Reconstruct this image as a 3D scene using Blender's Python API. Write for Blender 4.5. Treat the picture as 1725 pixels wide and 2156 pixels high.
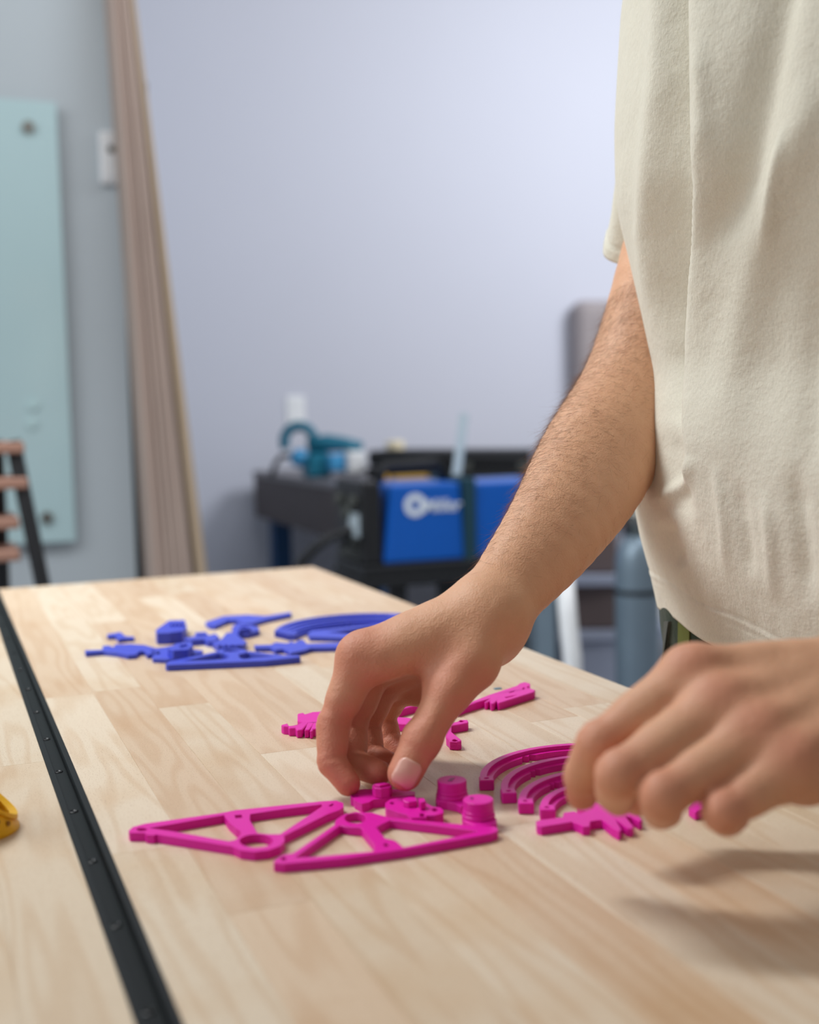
import bpy, bmesh, math, random
import numpy as np
from mathutils import Vector, Matrix
from mathutils.geometry import tessellate_polygon

random.seed(7); rng = np.random.default_rng(11)
for o in list(bpy.data.objects): bpy.data.objects.remove(o)
scn = bpy.context.scene
COL = scn.collection

# ------------------------------------------------------------------ camera
W, H, F = 1725.0, 2156.0, 2515.0            # 35 mm lens on a 24 x 30 mm crop
ZT, HC = 0.86, 0.23                         # bench top height, camera height above it
CAM = np.array([0.0, 0.0, ZT + HC])
ROLL, PITCH, YAW = math.radians(1.2), math.radians(5.0), math.radians(21.9)
FW = np.array([math.sin(YAW)*math.cos(PITCH), math.cos(YAW)*math.cos(PITCH), -math.sin(PITCH)])
_r = np.array([math.cos(YAW), -math.sin(YAW), 0.0]); _u = np.cross(_r, FW)
RT = _r*math.cos(ROLL) - _u*math.sin(ROLL)
UP = _r*math.sin(ROLL) + _u*math.cos(ROLL)
cam_data = bpy.data.cameras.new('camera'); cam = bpy.data.objects.new('camera', cam_data); COL.objects.link(cam)
cam_data.sensor_fit = 'VERTICAL'; cam_data.sensor_height = 30.0; cam_data.lens = 30.0*F/H
cam_data.clip_start = 0.02
cam_data.dof.use_dof = True; cam_data.dof.focus_distance = 0.80; cam_data.dof.aperture_fstop = 3.5
m = Matrix.Identity(4)
for i in range(3):
    m[i][0], m[i][1], m[i][2], m[i][3] = RT[i], UP[i], -FW[i], CAM[i]
cam.matrix_world = m
scn.camera = cam

# ------------------------------------------------------------------ light
scn.view_settings.view_transform = 'Standard'; scn.view_settings.look = 'None'
scn.view_settings.gamma = 1.0; scn.view_settings.use_curve_mapping = False
scn.view_settings.exposure = 0.0
world = bpy.data.worlds.new('world'); scn.world = world; world.use_nodes = True
bg = world.node_tree.nodes['Background']
bg.inputs[0].default_value = (1.0, 0.95, 0.90, 1); bg.inputs[1].default_value = 0.27

def area(name, loc, target, sx, sy, power, color):
    L = bpy.data.lights.new(name, 'AREA'); L.shape = 'RECTANGLE'; L.size = sx; L.size_y = sy
    L.energy = power; L.color = color
    o = bpy.data.objects.new(name, L); COL.objects.link(o); o.location = loc
    d = Vector(target) - Vector(loc); o.rotation_euler = d.to_track_quat('-Z', 'Y').to_euler()
    return o
# ceiling panels of the workshop, daylight from its window side, two added fills
key = area('ceiling_panel_light', (-0.45, 1.70, 2.80), (0.25, 1.45, 0.86), 0.34, 0.9, 15.5, (0.96, 0.985, 1.0))
key.data.spread = math.radians(105)                 # beam narrowed so the near bench end falls off darker
area('ceiling_panel_light_far', (3.5, 2.5, 2.95), (3.2, 5.0, 1.15), 1.6, 0.9, 76, (0.93, 0.955, 1.0))
area('fill_light_middle', (1.3, 1.9, 2.95), (1.7, 5.0, 0.9), 1.6, 0.9, 20, (0.93, 0.955, 1.0))  # added fill; lifts the back wall and softens the table's shadow
area('fill_light_left', (-0.9, 2.0, 2.95), (-0.2, 3.5, 1.2), 1.2, 0.6, 9, (0.95, 0.97, 1.0))  # added fill that brightens the left wall and glass board
area('window_daylight', (-2.4, 1.3, 2.5), (0.5, 1.3, 1.1), 1.8, 1.2, 34, (0.90, 0.955, 1.0))

# ------------------------------------------------------------------ pixel / world helpers
def ray(px, py): return FW + RT*((px - W/2)/F) - UP*((py - H/2)/F)
def D(px, py, d): return CAM + ray(px, py)*d
def T(px, py, z=0.0):
    r = ray(px, py); return CAM + r*((ZT + z - CAM[2])/r[2])
def PY(px, py, Y):
    r = ray(px, py); return CAM + r*(Y/r[1])
def PXp(px, py, X):
    r = ray(px, py); return CAM + r*(X/r[0])
def proj(P):
    v = np.asarray(P) - CAM; d = v@FW
    return W/2 + F*(v@RT)/d, H/2 - F*(v@UP)/d, d

# ------------------------------------------------------------------ materials
def newmat(name):
    mt = bpy.data.materials.new(name); mt.use_nodes = True
    nt = mt.node_tree; b = nt.nodes['Principled BSDF']
    return mt, nt, b
def N(nt, t, **kw):
    n = nt.nodes.new(t)
    for k, v in kw.items():
        if k in n.inputs: n.inputs[k].default_value = v
        else: setattr(n, k, v)
    return n
def srgb(r, g, b):
    f = lambda c: (c/255/12.92) if c/255 <= 0.04045 else ((c/255 + 0.055)/1.055)**2.4
    return (f(r), f(g), f(b), 1.0)
def plain(name, rgb, rough=0.5, metal=0.0, noise=0.06, scale=40.0, bump=0.0, bscale=300.0, spec=0.5):
    mt, nt, b = newmat(name)
    tc = N(nt, 'ShaderNodeTexCoord')
    nz = N(nt, 'ShaderNodeTexNoise', Scale=scale, Detail=4.0)
    nt.links.new(tc.outputs['Object'], nz.inputs['Vector'])
    mx = N(nt, 'ShaderNodeMix', data_type='RGBA')
    mx.inputs[6].default_value = tuple(c*(1 - noise) for c in rgb[:3]) + (1,)
    mx.inputs[7].default_value = tuple(min(1, c*(1 + noise)) for c in rgb[:3]) + (1,)
    nt.links.new(nz.outputs['Fac'], mx.inputs[0]); nt.links.new(mx.outputs[2], b.inputs['Base Color'])
    b.inputs['Roughness'].default_value = rough; b.inputs['Metallic'].default_value = metal
    b.inputs['Specular IOR Level'].default_value = spec
    if bump > 0:
        n2 = N(nt, 'ShaderNodeTexNoise', Scale=bscale, Detail=3.0)
        nt.links.new(tc.outputs['Object'], n2.inputs['Vector'])
        bp = N(nt, 'ShaderNodeBump', Strength=bump, Distance=0.001)
        nt.links.new(n2.outputs['Fac'], bp.inputs['Height']); nt.links.new(bp.outputs[0], b.inputs['Normal'])
    return mt

def mat_wood():
    mt, nt, b = newmat('beech_stave'); L = nt.links.new
    tc = N(nt, 'ShaderNodeTexCoord'); oi = N(nt, 'ShaderNodeObjectInfo')
    off = N(nt, 'ShaderNodeVectorMath', operation='MULTIPLY_ADD')
    comb = N(nt, 'ShaderNodeCombineXYZ')
    L(oi.outputs['Random'], comb.inputs[0]); L(oi.outputs['Random'], comb.inputs[1]); L(oi.outputs['Random'], comb.inputs[2])
    off.inputs[1].default_value = (37.0, 51.0, 23.0)
    L(comb.outputs[0], off.inputs[0]); L(tc.outputs['Object'], off.inputs[2])
    # growth rings: stretched noise fed through a sine
    mp = N(nt, 'ShaderNodeMapping'); mp.inputs['Scale'].default_value = (22.0, 2.2, 10.0)
    L(off.outputs[0], mp.inputs[0])
    n1 = N(nt, 'ShaderNodeTexNoise', Scale=1.0, Detail=2.0); L(mp.outputs[0], n1.inputs['Vector'])
    mul = N(nt, 'ShaderNodeMath', operation='MULTIPLY'); mul.inputs[1].default_value = 62.0; L(n1.outputs['Fac'], mul.inputs[0])
    sn = N(nt, 'ShaderNodeMath', operation='SINE'); L(mul.outputs[0], sn.inputs[0])
    rr = N(nt, 'ShaderNodeMapRange'); rr.inputs[1].default_value = -0.2; rr.inputs[2].default_value = 1.0; L(sn.outputs[0], rr.inputs[0])
    # fine fibre
    mp2 = N(nt, 'ShaderNodeMapping'); mp2.inputs['Scale'].default_value = (900.0, 60.0, 300.0); L(off.outputs[0], mp2.inputs[0])
    n2 = N(nt, 'ShaderNodeTexNoise', Scale=1.0, Detail=2.0); L(mp2.outputs[0], n2.inputs['Vector'])
    # flecks
    mp3 = N(nt, 'ShaderNodeMapping'); mp3.inputs['Scale'].default_value = (2300.0, 420.0, 600.0); L(off.outputs[0], mp3.inputs[0])
    n3 = N(nt, 'ShaderNodeTexNoise', Scale=1.0, Detail=0.0); L(mp3.outputs[0], n3.inputs['Vector'])
    fl = N(nt, 'ShaderNodeMapRange'); fl.inputs[1].default_value = 0.66; fl.inputs[2].default_value = 0.74; L(n3.outputs['Fac'], fl.inputs[0])
    # stain blotches
    n4 = N(nt, 'ShaderNodeTexNoise', Scale=9.0, Detail=3.0); L(off.outputs[0], n4.inputs['Vector'])
    base = N(nt, 'ShaderNodeValToRGB'); e = base.color_ramp.elements
    e[0].position = 0.0; e[0].color = srgb(210, 184, 156); e[1].position = 1.0; e[1].color = srgb(228, 211, 188)
    x = base.color_ramp.elements.new(0.35); x.color = srgb(220, 196, 168)
    x = base.color_ramp.elements.new(0.7); x.color = srgb(218, 201, 177)
    wn = N(nt, 'ShaderNodeTexWhiteNoise', noise_dimensions='1D'); L(oi.outputs['Random'], wn.inputs['W'])
    L(wn.outputs['Value'], base.inputs[0])
    def mixc(fac, col, fscale, src, mode='MULTIPLY'):
        mx = N(nt, 'ShaderNodeMix', data_type='RGBA', blend_type=mode)
        f = N(nt, 'ShaderNodeMath', operation='MULTIPLY'); f.inputs[1].default_value = fscale; L(fac, f.inputs[0])
        L(f.outputs[0], mx.inputs[0]); L(src, mx.inputs[6]); mx.inputs[7].default_value = col; return mx.outputs[2]
    c = mixc(rr.outputs[0], (0.84, 0.72, 0.60, 1), 0.45, base.outputs[0])
    c = mixc(n2.outputs['Fac'], (0.80, 0.74, 0.66, 1), 0.35, c)
    c = mixc(fl.outputs[0], (0.66, 0.54, 0.44, 1), 0.42, c)
    st = N(nt, 'ShaderNodeMapRange'); st.inputs[1].default_value = 0.52; st.inputs[2].default_value = 0.75; L(n4.outputs['Fac'], st.inputs[0])
    c = mixc(st.outputs[0], (0.86, 0.70, 0.52, 1), 0.55, c)
    L(c, b.inputs['Base Color'])
    b.inputs['Roughness'].default_value = 0.42; b.inputs['Specular IOR Level'].default_value = 0.4
    bp = N(nt, 'ShaderNodeBump', Strength=0.25, Distance=0.0003)
    L(n3.outputs['Fac'], bp.inputs['Height']); L(bp.outputs[0], b.inputs['Normal'])
    return mt

def mat_print(name, rgb):
    mt, nt, b = newmat(name); L = nt.links.new
    b.inputs['Base Color'].default_value = rgb
    tc = N(nt, 'ShaderNodeTexCoord')
    sep = N(nt, 'ShaderNodeSeparateXYZ'); L(tc.outputs['Object'], sep.inputs[0])
    m1 = N(nt, 'ShaderNodeMath', operation='MULTIPLY'); m1.inputs[1].default_value = 2*math.pi/0.0006; L(sep.outputs[2], m1.inputs[0])
    s = N(nt, 'ShaderNodeMath', operation='SINE'); L(m1.outputs[0], s.inputs[0])
    bp = N(nt, 'ShaderNodeBump', Strength=0.35, Distance=0.0002); L(s.outputs[0], bp.inputs['Height'])
    L(bp.outputs[0], b.inputs['Normal'])
    b.inputs['Roughness'].default_value = 0.42; b.inputs['Specular IOR Level'].default_value = 0.35
    b.inputs['Subsurface Weight'].default_value = 0.12; b.inputs['Subsurface Radius'].default_value = (0.004, 0.001, 0.003)
    return mt

def mat_skin():
    mt, nt, b = newmat('skin'); L = nt.links.new
    at = N(nt, 'ShaderNodeAttribute', attribute_name='flush')
    tc = N(nt, 'ShaderNodeTexCoord')
    n1 = N(nt, 'ShaderNodeTexNoise', Scale=55.0, Detail=4.0); L(tc.outputs['Object'], n1.inputs['Vector'])
    c1 = N(nt, 'ShaderNodeMix', data_type='RGBA'); c1.inputs[6].default_value = srgb(206, 155, 122); c1.inputs[7].default_value = srgb(222, 173, 138)
    L(n1.outputs['Fac'], c1.inputs[0])
    c2 = N(nt, 'ShaderNodeMix', data_type='RGBA'); c2.inputs[7].default_value = srgb(190, 88, 74)
    L(at.outputs['Fac'], c2.inputs[0]); L(c1.outputs[2], c2.inputs[6])
    n3 = N(nt, 'ShaderNodeTexNoise', Scale=420.0, Detail=2.0); L(tc.outputs['Object'], n3.inputs['Vector'])
    mr = N(nt, 'ShaderNodeMapRange'); mr.inputs[1].default_value = 0.72; mr.inputs[2].default_value = 0.80; L(n3.outputs['Fac'], mr.inputs[0])
    ms = N(nt, 'ShaderNodeMath', operation='MULTIPLY'); ms.inputs[1].default_value = 0.35; L(mr.outputs[0], ms.inputs[0])
    c3 = N(nt, 'ShaderNodeMix', data_type='RGBA'); c3.inputs[7].default_value = srgb(170, 105, 78)
    L(ms.outputs[0], c3.inputs[0]); L(c2.outputs[2], c3.inputs[6]); L(c3.outputs[2], b.inputs['Base Color'])
    v = N(nt, 'ShaderNodeTexVoronoi', Scale=900.0); L(tc.outputs['Object'], v.inputs['Vector'])
    n2 = N(nt, 'ShaderNodeTexNoise', Scale=350.0, Detail=4.0); L(tc.outputs['Object'], n2.inputs['Vector'])
    ad = N(nt, 'ShaderNodeMath', operation='ADD'); L(v.outputs['Distance'], ad.inputs[0]); L(n2.outputs['Fac'], ad.inputs[1])
    bp = N(nt, 'ShaderNodeBump', Strength=0.4, Distance=0.0005); L(ad.outputs[0], bp.inputs['Height'])
    n5 = N(nt, 'ShaderNodeTexNoise', Scale=95.0, Detail=3.0); L(tc.outputs['Object'], n5.inputs['Vector'])
    bp2 = N(nt, 'ShaderNodeBump', Strength=0.35, Distance=0.0022); L(n5.outputs['Fac'], bp2.inputs['Height']); L(bp.outputs[0], bp2.inputs['Normal']); L(bp2.outputs[0], b.inputs['Normal'])
    b.inputs['Roughness'].default_value = 0.54; b.inputs['Specular IOR Level'].default_value = 0.4
    b.inputs['Subsurface Weight'].default_value = 0.18; b.inputs['Subsurface Radius'].default_value = (0.006, 0.0022, 0.0012)
    return mt

def mat_cloth(name, rgb, scale=1300.0, strength=0.35):
    mt, nt, b = newmat(name); L = nt.links.new
    tc = N(nt, 'ShaderNodeTexCoord')
    mp = N(nt, 'ShaderNodeMapping'); mp.inputs['Scale'].default_value = (1.0, 1.0, 0.22); L(tc.outputs['Object'], mp.inputs[0])
    n1 = N(nt, 'ShaderNodeTexNoise', Scale=scale, Detail=1.0); L(mp.outputs[0], n1.inputs['Vector'])
    n2 = N(nt, 'ShaderNodeTexNoise', Scale=60.0, Detail=5.0); L(tc.outputs['Object'], n2.inputs['Vector'])
    n4 = N(nt, 'ShaderNodeTexNoise', Scale=330.0, Detail=3.0); L(tc.outputs['Object'], n4.inputs['Vector'])
    c1 = N(nt, 'ShaderNodeMix', data_type='RGBA')
    c1.inputs[6].default_value = tuple(c*0.86 for c in rgb[:3]) + (1,); c1.inputs[7].default_value = tuple(min(1, c*1.08) for c in rgb[:3]) + (1,)
    L(n1.outputs['Fac'], c1.inputs[0]); L(c1.outputs[2], b.inputs['Base Color'])
    b1 = N(nt, 'ShaderNodeBump', Strength=strength, Distance=0.0004); L(n1.outputs['Fac'], b1.inputs['Height'])
    b3 = N(nt, 'ShaderNodeBump', Strength=0.35, Distance=0.0012); L(n4.outputs['Fac'], b3.inputs['Height']); L(b1.outputs[0], b3.inputs['Normal'])
    b2 = N(nt, 'ShaderNodeBump', Strength=0.35, Distance=0.004); L(n2.outputs['Fac'], b2.inputs['Height']); L(b3.outputs[0], b2.inputs['Normal'])
    L(b2.outputs[0], b.inputs['Normal'])
    b.inputs['Roughness'].default_value = 0.9; b.inputs['Specular IOR Level'].default_value = 0.15
    b.inputs['Sheen Weight'].default_value = 0.15
    return mt

def mat_grain(name, c0, c1, sc):
    mt, nt, b = newmat(name); L = nt.links.new
    tc = N(nt, 'ShaderNodeTexCoord'); mp = N(nt, 'ShaderNodeMapping'); mp.inputs['Scale'].default_value = sc
    L(tc.outputs['Object'], mp.inputs[0])
    n = N(nt, 'ShaderNodeTexNoise', Scale=1.0, Detail=4.0); L(mp.outputs[0], n.inputs['Vector'])
    mx = N(nt, 'ShaderNodeMix', data_type='RGBA'); mx.inputs[6].default_value = c0; mx.inputs[7].default_value = c1
    L(n.outputs['Fac'], mx.inputs[0]); L(mx.outputs[2], b.inputs['Base Color']); b.inputs['Roughness'].default_value = 0.6
    return mt

M = {}
M['wood'] = mat_wood()
M['pink'] = mat_print('pink_plastic', srgb(226, 22, 168))
M['blue'] = mat_print('blue_plastic', srgb(66, 80, 202))
M['yellow'] = mat_print('yellow_plastic', srgb(232, 178, 8))
M['skin'] = mat_skin()
M['shirt'] = mat_cloth('cream_cotton', srgb(219, 215, 199))
M['trouser'] = mat_cloth('green_cotton', srgb(40, 52, 38), 1500, 0.3)
M['olive'] = plain('olive_trim', srgb(92, 100, 38), 0.7)
M['greytrim'] = plain('grey_trim', srgb(80, 84, 80), 0.6)
M['nail'] = plain('nail', srgb(224, 174, 158), 0.3, noise=0.04, scale=200)
M['hair'] = plain('hair_fibre', srgb(120, 82, 52), 0.5)
M['headhair'] = plain('head_hair', srgb(70, 48, 32), 0.6, noise=0.3, scale=200)
M['wall'] = plain('lavender_paint', srgb(205, 208, 221), 0.85, noise=0.015, scale=3, bump=0.05, bscale=120)
M['wall2'] = plain('grey_paint', srgb(190, 200, 206), 0.85, noise=0.015, scale=3, bump=0.05, bscale=120)
M['floor'] = plain('floor_concrete', srgb(150, 156, 166), 0.45, noise=0.12, scale=6)
M['glass'] = plain('back_painted_glass', srgb(190, 218, 222), 0.12, noise=0.02, scale=4)
M['glassedge'] = plain('glass_edge', srgb(196, 226, 228), 0.15)
M['steel'] = plain('brushed_steel', srgb(150, 150, 145), 0.35, metal=0.9)
M['black'] = plain('black_anodised', srgb(13, 18, 20), 0.5, noise=0.15, scale=60, spec=0.22)
M['blackp'] = plain('black_plastic', srgb(26, 28, 32), 0.5, noise=0.2)
M['screw'] = plain('screw_black', srgb(14, 15, 16), 0.35, metal=0.5)
M['white'] = plain('white_plastic', srgb(240, 243, 246), 0.45)
M['ply'] = mat_grain('plywood_edge', srgb(160, 140, 130), srgb(194, 174, 162), (90, 60, 1.2))
M['mdf'] = mat_grain('pale_board', srgb(168, 148, 124), srgb(188, 168, 144), (60, 40, 2))
M['dkwood'] = mat_grain('dark_plank', srgb(58, 50, 52), srgb(84, 74, 74), (40, 3, 60))
M['benchtop'] = plain('grey_bench_top', srgb(104, 100, 104), 0.4, noise=0.1)
M['benchblue'] = plain('blue_steel', srgb(8, 66, 112), 0.45)
M['teal'] = plain('teal_plastic', srgb(10, 112, 140), 0.45)
M['ltblue'] = plain('light_blue_plastic', srgb(70, 160, 215), 0.5)
M['welder'] = plain('welder_blue', srgb(2, 92, 190), 0.35)
M['logo'] = plain('logo_white', srgb(225, 235, 248), 0.5)
M['acrylic'] = plain('frosted_acrylic', srgb(196, 214, 224), 0.25)
M['gold'] = plain('yellow_box', srgb(206, 160, 40), 0.5)
M['cream'] = plain('cream_enamel', srgb(244, 232, 200), 0.25)
M['strap'] = plain('dark_teal_strap', srgb(14, 62, 78), 0.7)
M['red'] = plain('red_plastic', srgb(150, 20, 40), 0.5)
M['galv'] = plain('galvanised_steel', srgb(128, 146, 160), 0.4, metal=0.35, noise=0.1, scale=12)
M['carton'] = plain('brown_carton', srgb(112, 98, 96), 0.8, noise=0.1, scale=8)
M['palegrey'] = plain('pale_grey_carton', srgb(168, 176, 196), 0.7)
M['tread'] = mat_grain('tread_wood', srgb(164, 122, 106), srgb(194, 150, 130), (6, 80, 80))
M['wallbox'] = plain('taupe_box', srgb(158, 150, 152), 0.7)

# ------------------------------------------------------------------ mesh helpers
def link(name, verts, faces, mat, parent=None, smooth=False, kind=None, label=None, cat=None, group=None, loc=None):
    me = bpy.data.meshes.new(name)
    vs = np.asarray(verts, dtype=float).reshape(-1, 3)
    if loc is None and parent is None and kind != 'structure':
        lo = vs.min(0); hi = vs.max(0); loc = ((lo[0]+hi[0])/2, (lo[1]+hi[1])/2, lo[2])
    if loc is None and parent is not None:
        lo = vs.min(0); hi = vs.max(0); loc = ((lo[0]+hi[0])/2, (lo[1]+hi[1])/2, lo[2])
    if loc is None: loc = (0, 0, 0)
    pl = Vector(parent.location) if parent is not None else Vector((0, 0, 0))
    # parents in this scene are never rotated: local = world - parent origin
    if parent is not None and parent.parent is not None: pl = Vector(parent['o'])
    o_loc = Vector(loc)
    me.from_pydata([tuple(v) for v in (vs - np.array(o_loc))], [], [tuple(int(i) for i in f) for f in faces])
    me.update()
    if smooth:
        for p in me.polygons: p.use_smooth = True
    o = bpy.data.objects.new(name, me); COL.objects.link(o)
    if mat is not None: me.materials.append(M[mat] if isinstance(mat, str) else mat)
    if parent is not None:
        o.parent = parent; o.location = o_loc - pl; o['o'] = tuple(o_loc)
    else: o.location = o_loc
    tag(o, label, cat, group, kind); return o
def tag(o, label=None, cat=None, group=None, kind=None):
    if label: o['label'] = label
    if cat: o['category'] = cat
    if group: o['group'] = group
    if kind: o['kind'] = kind
def empty(name, loc, label=None, cat=None, group=None, kind=None):
    o = bpy.data.objects.new(name, None); COL.objects.link(o); o.location = Vector([float(c) for c in loc])
    o.empty_display_size = 0.05; tag(o, label, cat, group, kind); return o
def bevel(o, w, seg=1, angle=40):
    md = o.modifiers.new('bevel', 'BEVEL'); md.width = w; md.segments = seg; md.limit_method = 'ANGLE'; md.angle_limit = math.radians(angle); return o

class MB:
    def __init__(s): s.v = []; s.f = []
    def add(s, v, f):
        n = len(s.v); s.v += [tuple(map(float, p)) for p in v]; s.f += [tuple(i + n for i in q) for q in f]; return s
    def box(s, lo, hi, rot=0.0, c=None):
        x0, y0, z0 = lo; x1, y1, z1 = hi
        v = [(x0,y0,z0),(x1,y0,z0),(x1,y1,z0),(x0,y1,z0),(x0,y0,z1),(x1,y0,z1),(x1,y1,z1),(x0,y1,z1)]
        if rot:
            cx, cy = c if c else ((x0+x1)/2, (y0+y1)/2); cs, sn = math.cos(rot), math.sin(rot)
            v = [(cx+(x-cx)*cs-(y-cy)*sn, cy+(x-cx)*sn+(y-cy)*cs, z) for x, y, z in v]
        return s.add(v, [(0,3,2,1),(4,5,6,7),(0,1,5,4),(1,2,6,5),(2,3,7,6),(3,0,4,7)])
    def hexa(s, v8): return s.add(v8, [(0,3,2,1),(4,5,6,7),(0,1,5,4),(1,2,6,5),(2,3,7,6),(3,0,4,7)])
    def tube(s, pts, radii, n=12, caps=True):
        pts = [np.asarray(p, float) for p in pts]
        if np.isscalar(radii): radii = [radii]*len(pts)
        V = []; Fc = []; up = None
        for i, p in enumerate(pts):
            t = pts[min(i+1, len(pts)-1)] - pts[max(i-1, 0)]; t = t/np.linalg.norm(t)
            if up is None:
                a = np.array([0,0,1.0]) if abs(t[2]) < 0.9 else np.array([1.0,0,0])
                up = np.cross(t, a); up /= np.linalg.norm(up)
            up = up - t*(up@t); up /= np.linalg.norm(up); w = np.cross(t, up)
            for k in range(n):
                a = 2*math.pi*k/n; V.append(p + radii[i]*(math.cos(a)*up + math.sin(a)*w))
        for i in range(len(pts)-1):
            for k in range(n):
                Fc.append((i*n+k, i*n+(k+1)%n, (i+1)*n+(k+1)%n, (i+1)*n+k))
        if caps:
            Fc.append(tuple(range(n-1, -1, -1))); Fc.append(tuple((len(pts)-1)*n+k for k in range(n)))
        return s.add(V, Fc)
    def lathe(s, c, prof, n=24, squash=(1, 1)):
        V = []; Fc = []
        for r, z in prof:
            for k in range(n):
                a = 2*math.pi*k/n; V.append((c[0]+r*math.cos(a)*squash[0], c[1]+r*math.sin(a)*squash[1], c[2]+z))
        for i in range(len(prof)-1):
            for k in range(n):
                Fc.append((i*n+k, i*n+(k+1)%n, (i+1)*n+(k+1)%n, (i+1)*n+k))
        Fc.append(tuple(range(n-1, -1, -1))); Fc.append(tuple((len(prof)-1)*n+k for k in range(n)))
        return s.add(V, Fc)
    def prism(s, outer, holes, z0, z1):
        """outer, holes: lists of xy; upright prism with through holes"""
        loops = [list(outer)] + [list(h) for h in holes]
        def ar(l): return sum(l[i][0]*l[(i+1)%len(l)][1] - l[(i+1)%len(l)][0]*l[i][1] for i in range(len(l)))
        if ar(loops[0]) < 0: loops[0].reverse()
        for h in loops[1:]:
            if ar(h) > 0: h.reverse()
        flat = [p for l in loops for p in l]; n = len(flat)
        tris = tessellate_polygon([[Vector((p[0], p[1], 0)) for p in l] for l in loops])
        V = [(p[0], p[1], z1) for p in flat] + [(p[0], p[1], z0) for p in flat]; Fc = []
        for a, b_, c in tris:
            pa, pb, pc = flat[a], flat[b_], flat[c]
            if (pb[0]-pa[0])*(pc[1]-pa[1]) - (pb[1]-pa[1])*(pc[0]-pa[0]) < 0: b_, c = c, b_
            Fc.append((a, b_, c)); Fc.append((a+n, c+n, b_+n))
        st = 0
        for l in loops:
            k = len(l)
            for i in range(k):
                j = (i+1) % k; Fc.append((st+i+n, st+j+n, st+j, st+i))
            st += k
        return s.add(V, Fc)
    def build(s, name, mat, parent=None, smooth=False, **kw): return link(name, s.v, s.f, mat, parent, smooth, **kw)

# ------------------------------------------------------------------ the room
Y_LEFT, Y_BACK = 3.40, 5.0
xc = PY(288, 1210, Y_LEFT)[0]                      # outer corner of the nearer wall
MB().box((-4, -2.5, -0.05), (5.5, Y_BACK + 0.12, 0)).build('floor', 'floor', kind='structure')
MB().box((-4, Y_LEFT, 0), (xc, Y_BACK, 4.2)).build('wall_left', 'wall2', kind='structure')
MB().box((xc, Y_BACK, 0), (5.5, Y_BACK + 0.12, 4.2)).build('wall_back', 'wall', kind='structure')
MB().box((xc, Y_BACK - 0.014, 0), (5.5, Y_BACK, 0.09)).build('baseboard_back', 'white', kind='structure')
MB().box((-4, Y_LEFT - 0.014, 0), (xc, Y_LEFT, 0.09)).build('baseboard_left', 'white', kind='structure')

# ------------------------------------------------------------------ workbench
TX1, TY0, TY1 = 0.517, -0.12, 1.672
RX0, RX1 = 0.0617, 0.0783
TH = 0.038
bench = empty('workbench', (0.0, 0.7, 0.0), 'pale laminated beech workbench with an inlaid black track', 'workbench')
edges = [RX1, 0.117] + [0.157 + 0.04*k for k in range(0, 10)]
rows = [(edges[i], edges[i+1]) for i in range(len(edges)-1)]
x = RX0
while x > -0.5: rows.append((x - 0.04, x)); x -= 0.04
fixed = {(0.117, 0.157): 1.006, (0.157, 0.197): 0.925}
for x0, x1 in rows:
    key = (round(x0, 3), round(x1, 3)); cuts = []
    y = fixed.get(key, TY0 + random.uniform(0.12, 0.45))
    ys = [y]
    while ys[0] > TY0 + 0.1: ys.insert(0, ys[0] - random.uniform(0.36, 0.6))
    while ys[-1] < TY1 - 0.1: ys.append(ys[-1] + random.uniform(0.36, 0.6))
    ys = [TY0] + [q for q in ys if TY0 + 0.08 < q < TY1 - 0.08] + [TY1]
    for a, b_ in zip(ys[:-1], ys[1:]):
        c = 0.0002; g = 0.00003
        X0, X1, Y0, Y1 = x0+g, x1-g, a+g, b_-g
        v = [(X0,Y0,ZT-TH),(X1,Y0,ZT-TH),(X1,Y1,ZT-TH),(X0,Y1,ZT-TH),
             (X0,Y0,ZT-c),(X1,Y0,ZT-c),(X1,Y1,ZT-c),(X0,Y1,ZT-c),
             (X0+c,Y0+c,ZT),(X1-c,Y0+c,ZT),(X1-c,Y1-c,ZT),(X0+c,Y1-c,ZT)]
        f = [(0,3,2,1),(8,9,10,11)]
        for s_ in (0, 4):
            for k in range(4): f.append((s_+k, s_+(k+1)%4, s_+4+(k+1)%4, s_+4+k))
        link('plank', v, f, 'wood', bench, loc=((x0+x1)/2, (a+b_)/2, ZT - TH))
XL = min(r[0] for r in rows)
# inlaid track: U channel with inner lips, each screw its own piece
prof = [(RX0,0),(RX0+0.0036,0),(RX0+0.0040,-0.0012),(RX0+0.0040,-0.0052),(RX1-0.0042,-0.0052),(RX1-0.0042,-0.0012),(RX1-0.0036,0),(RX1,0),(RX1,-0.010),(RX0,-0.010)]
V = [(px_, yy, ZT + 0.0004 + z_) for yy in (TY0, TY1 - 0.004) for px_, z_ in prof]; n = len(prof)
Fc = [(i, (i+1) % n, n+(i+1) % n, n+i) for i in range(n)] + [tuple(range(n-1, -1, -1)), tuple(range(n, 2*n))]
track = link('track', V, Fc, 'black', bench, loc=((RX0+RX1)/2, TY0, ZT - 0.01))
k = 0
yy = 0.2865
while yy < 1.6:
    xm = (RX0+RX1)/2 - 0.0008
    MB().lathe((xm, yy, ZT - 0.0048), [(0.0029, 0), (0.0029, 0.0003), (0.0021, 0.0006), (0.0012, 0.0001)], 14).build('screw', 'screw', track, loc=(xm, yy, ZT-0.0048))
    yy += 0.0861
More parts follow.
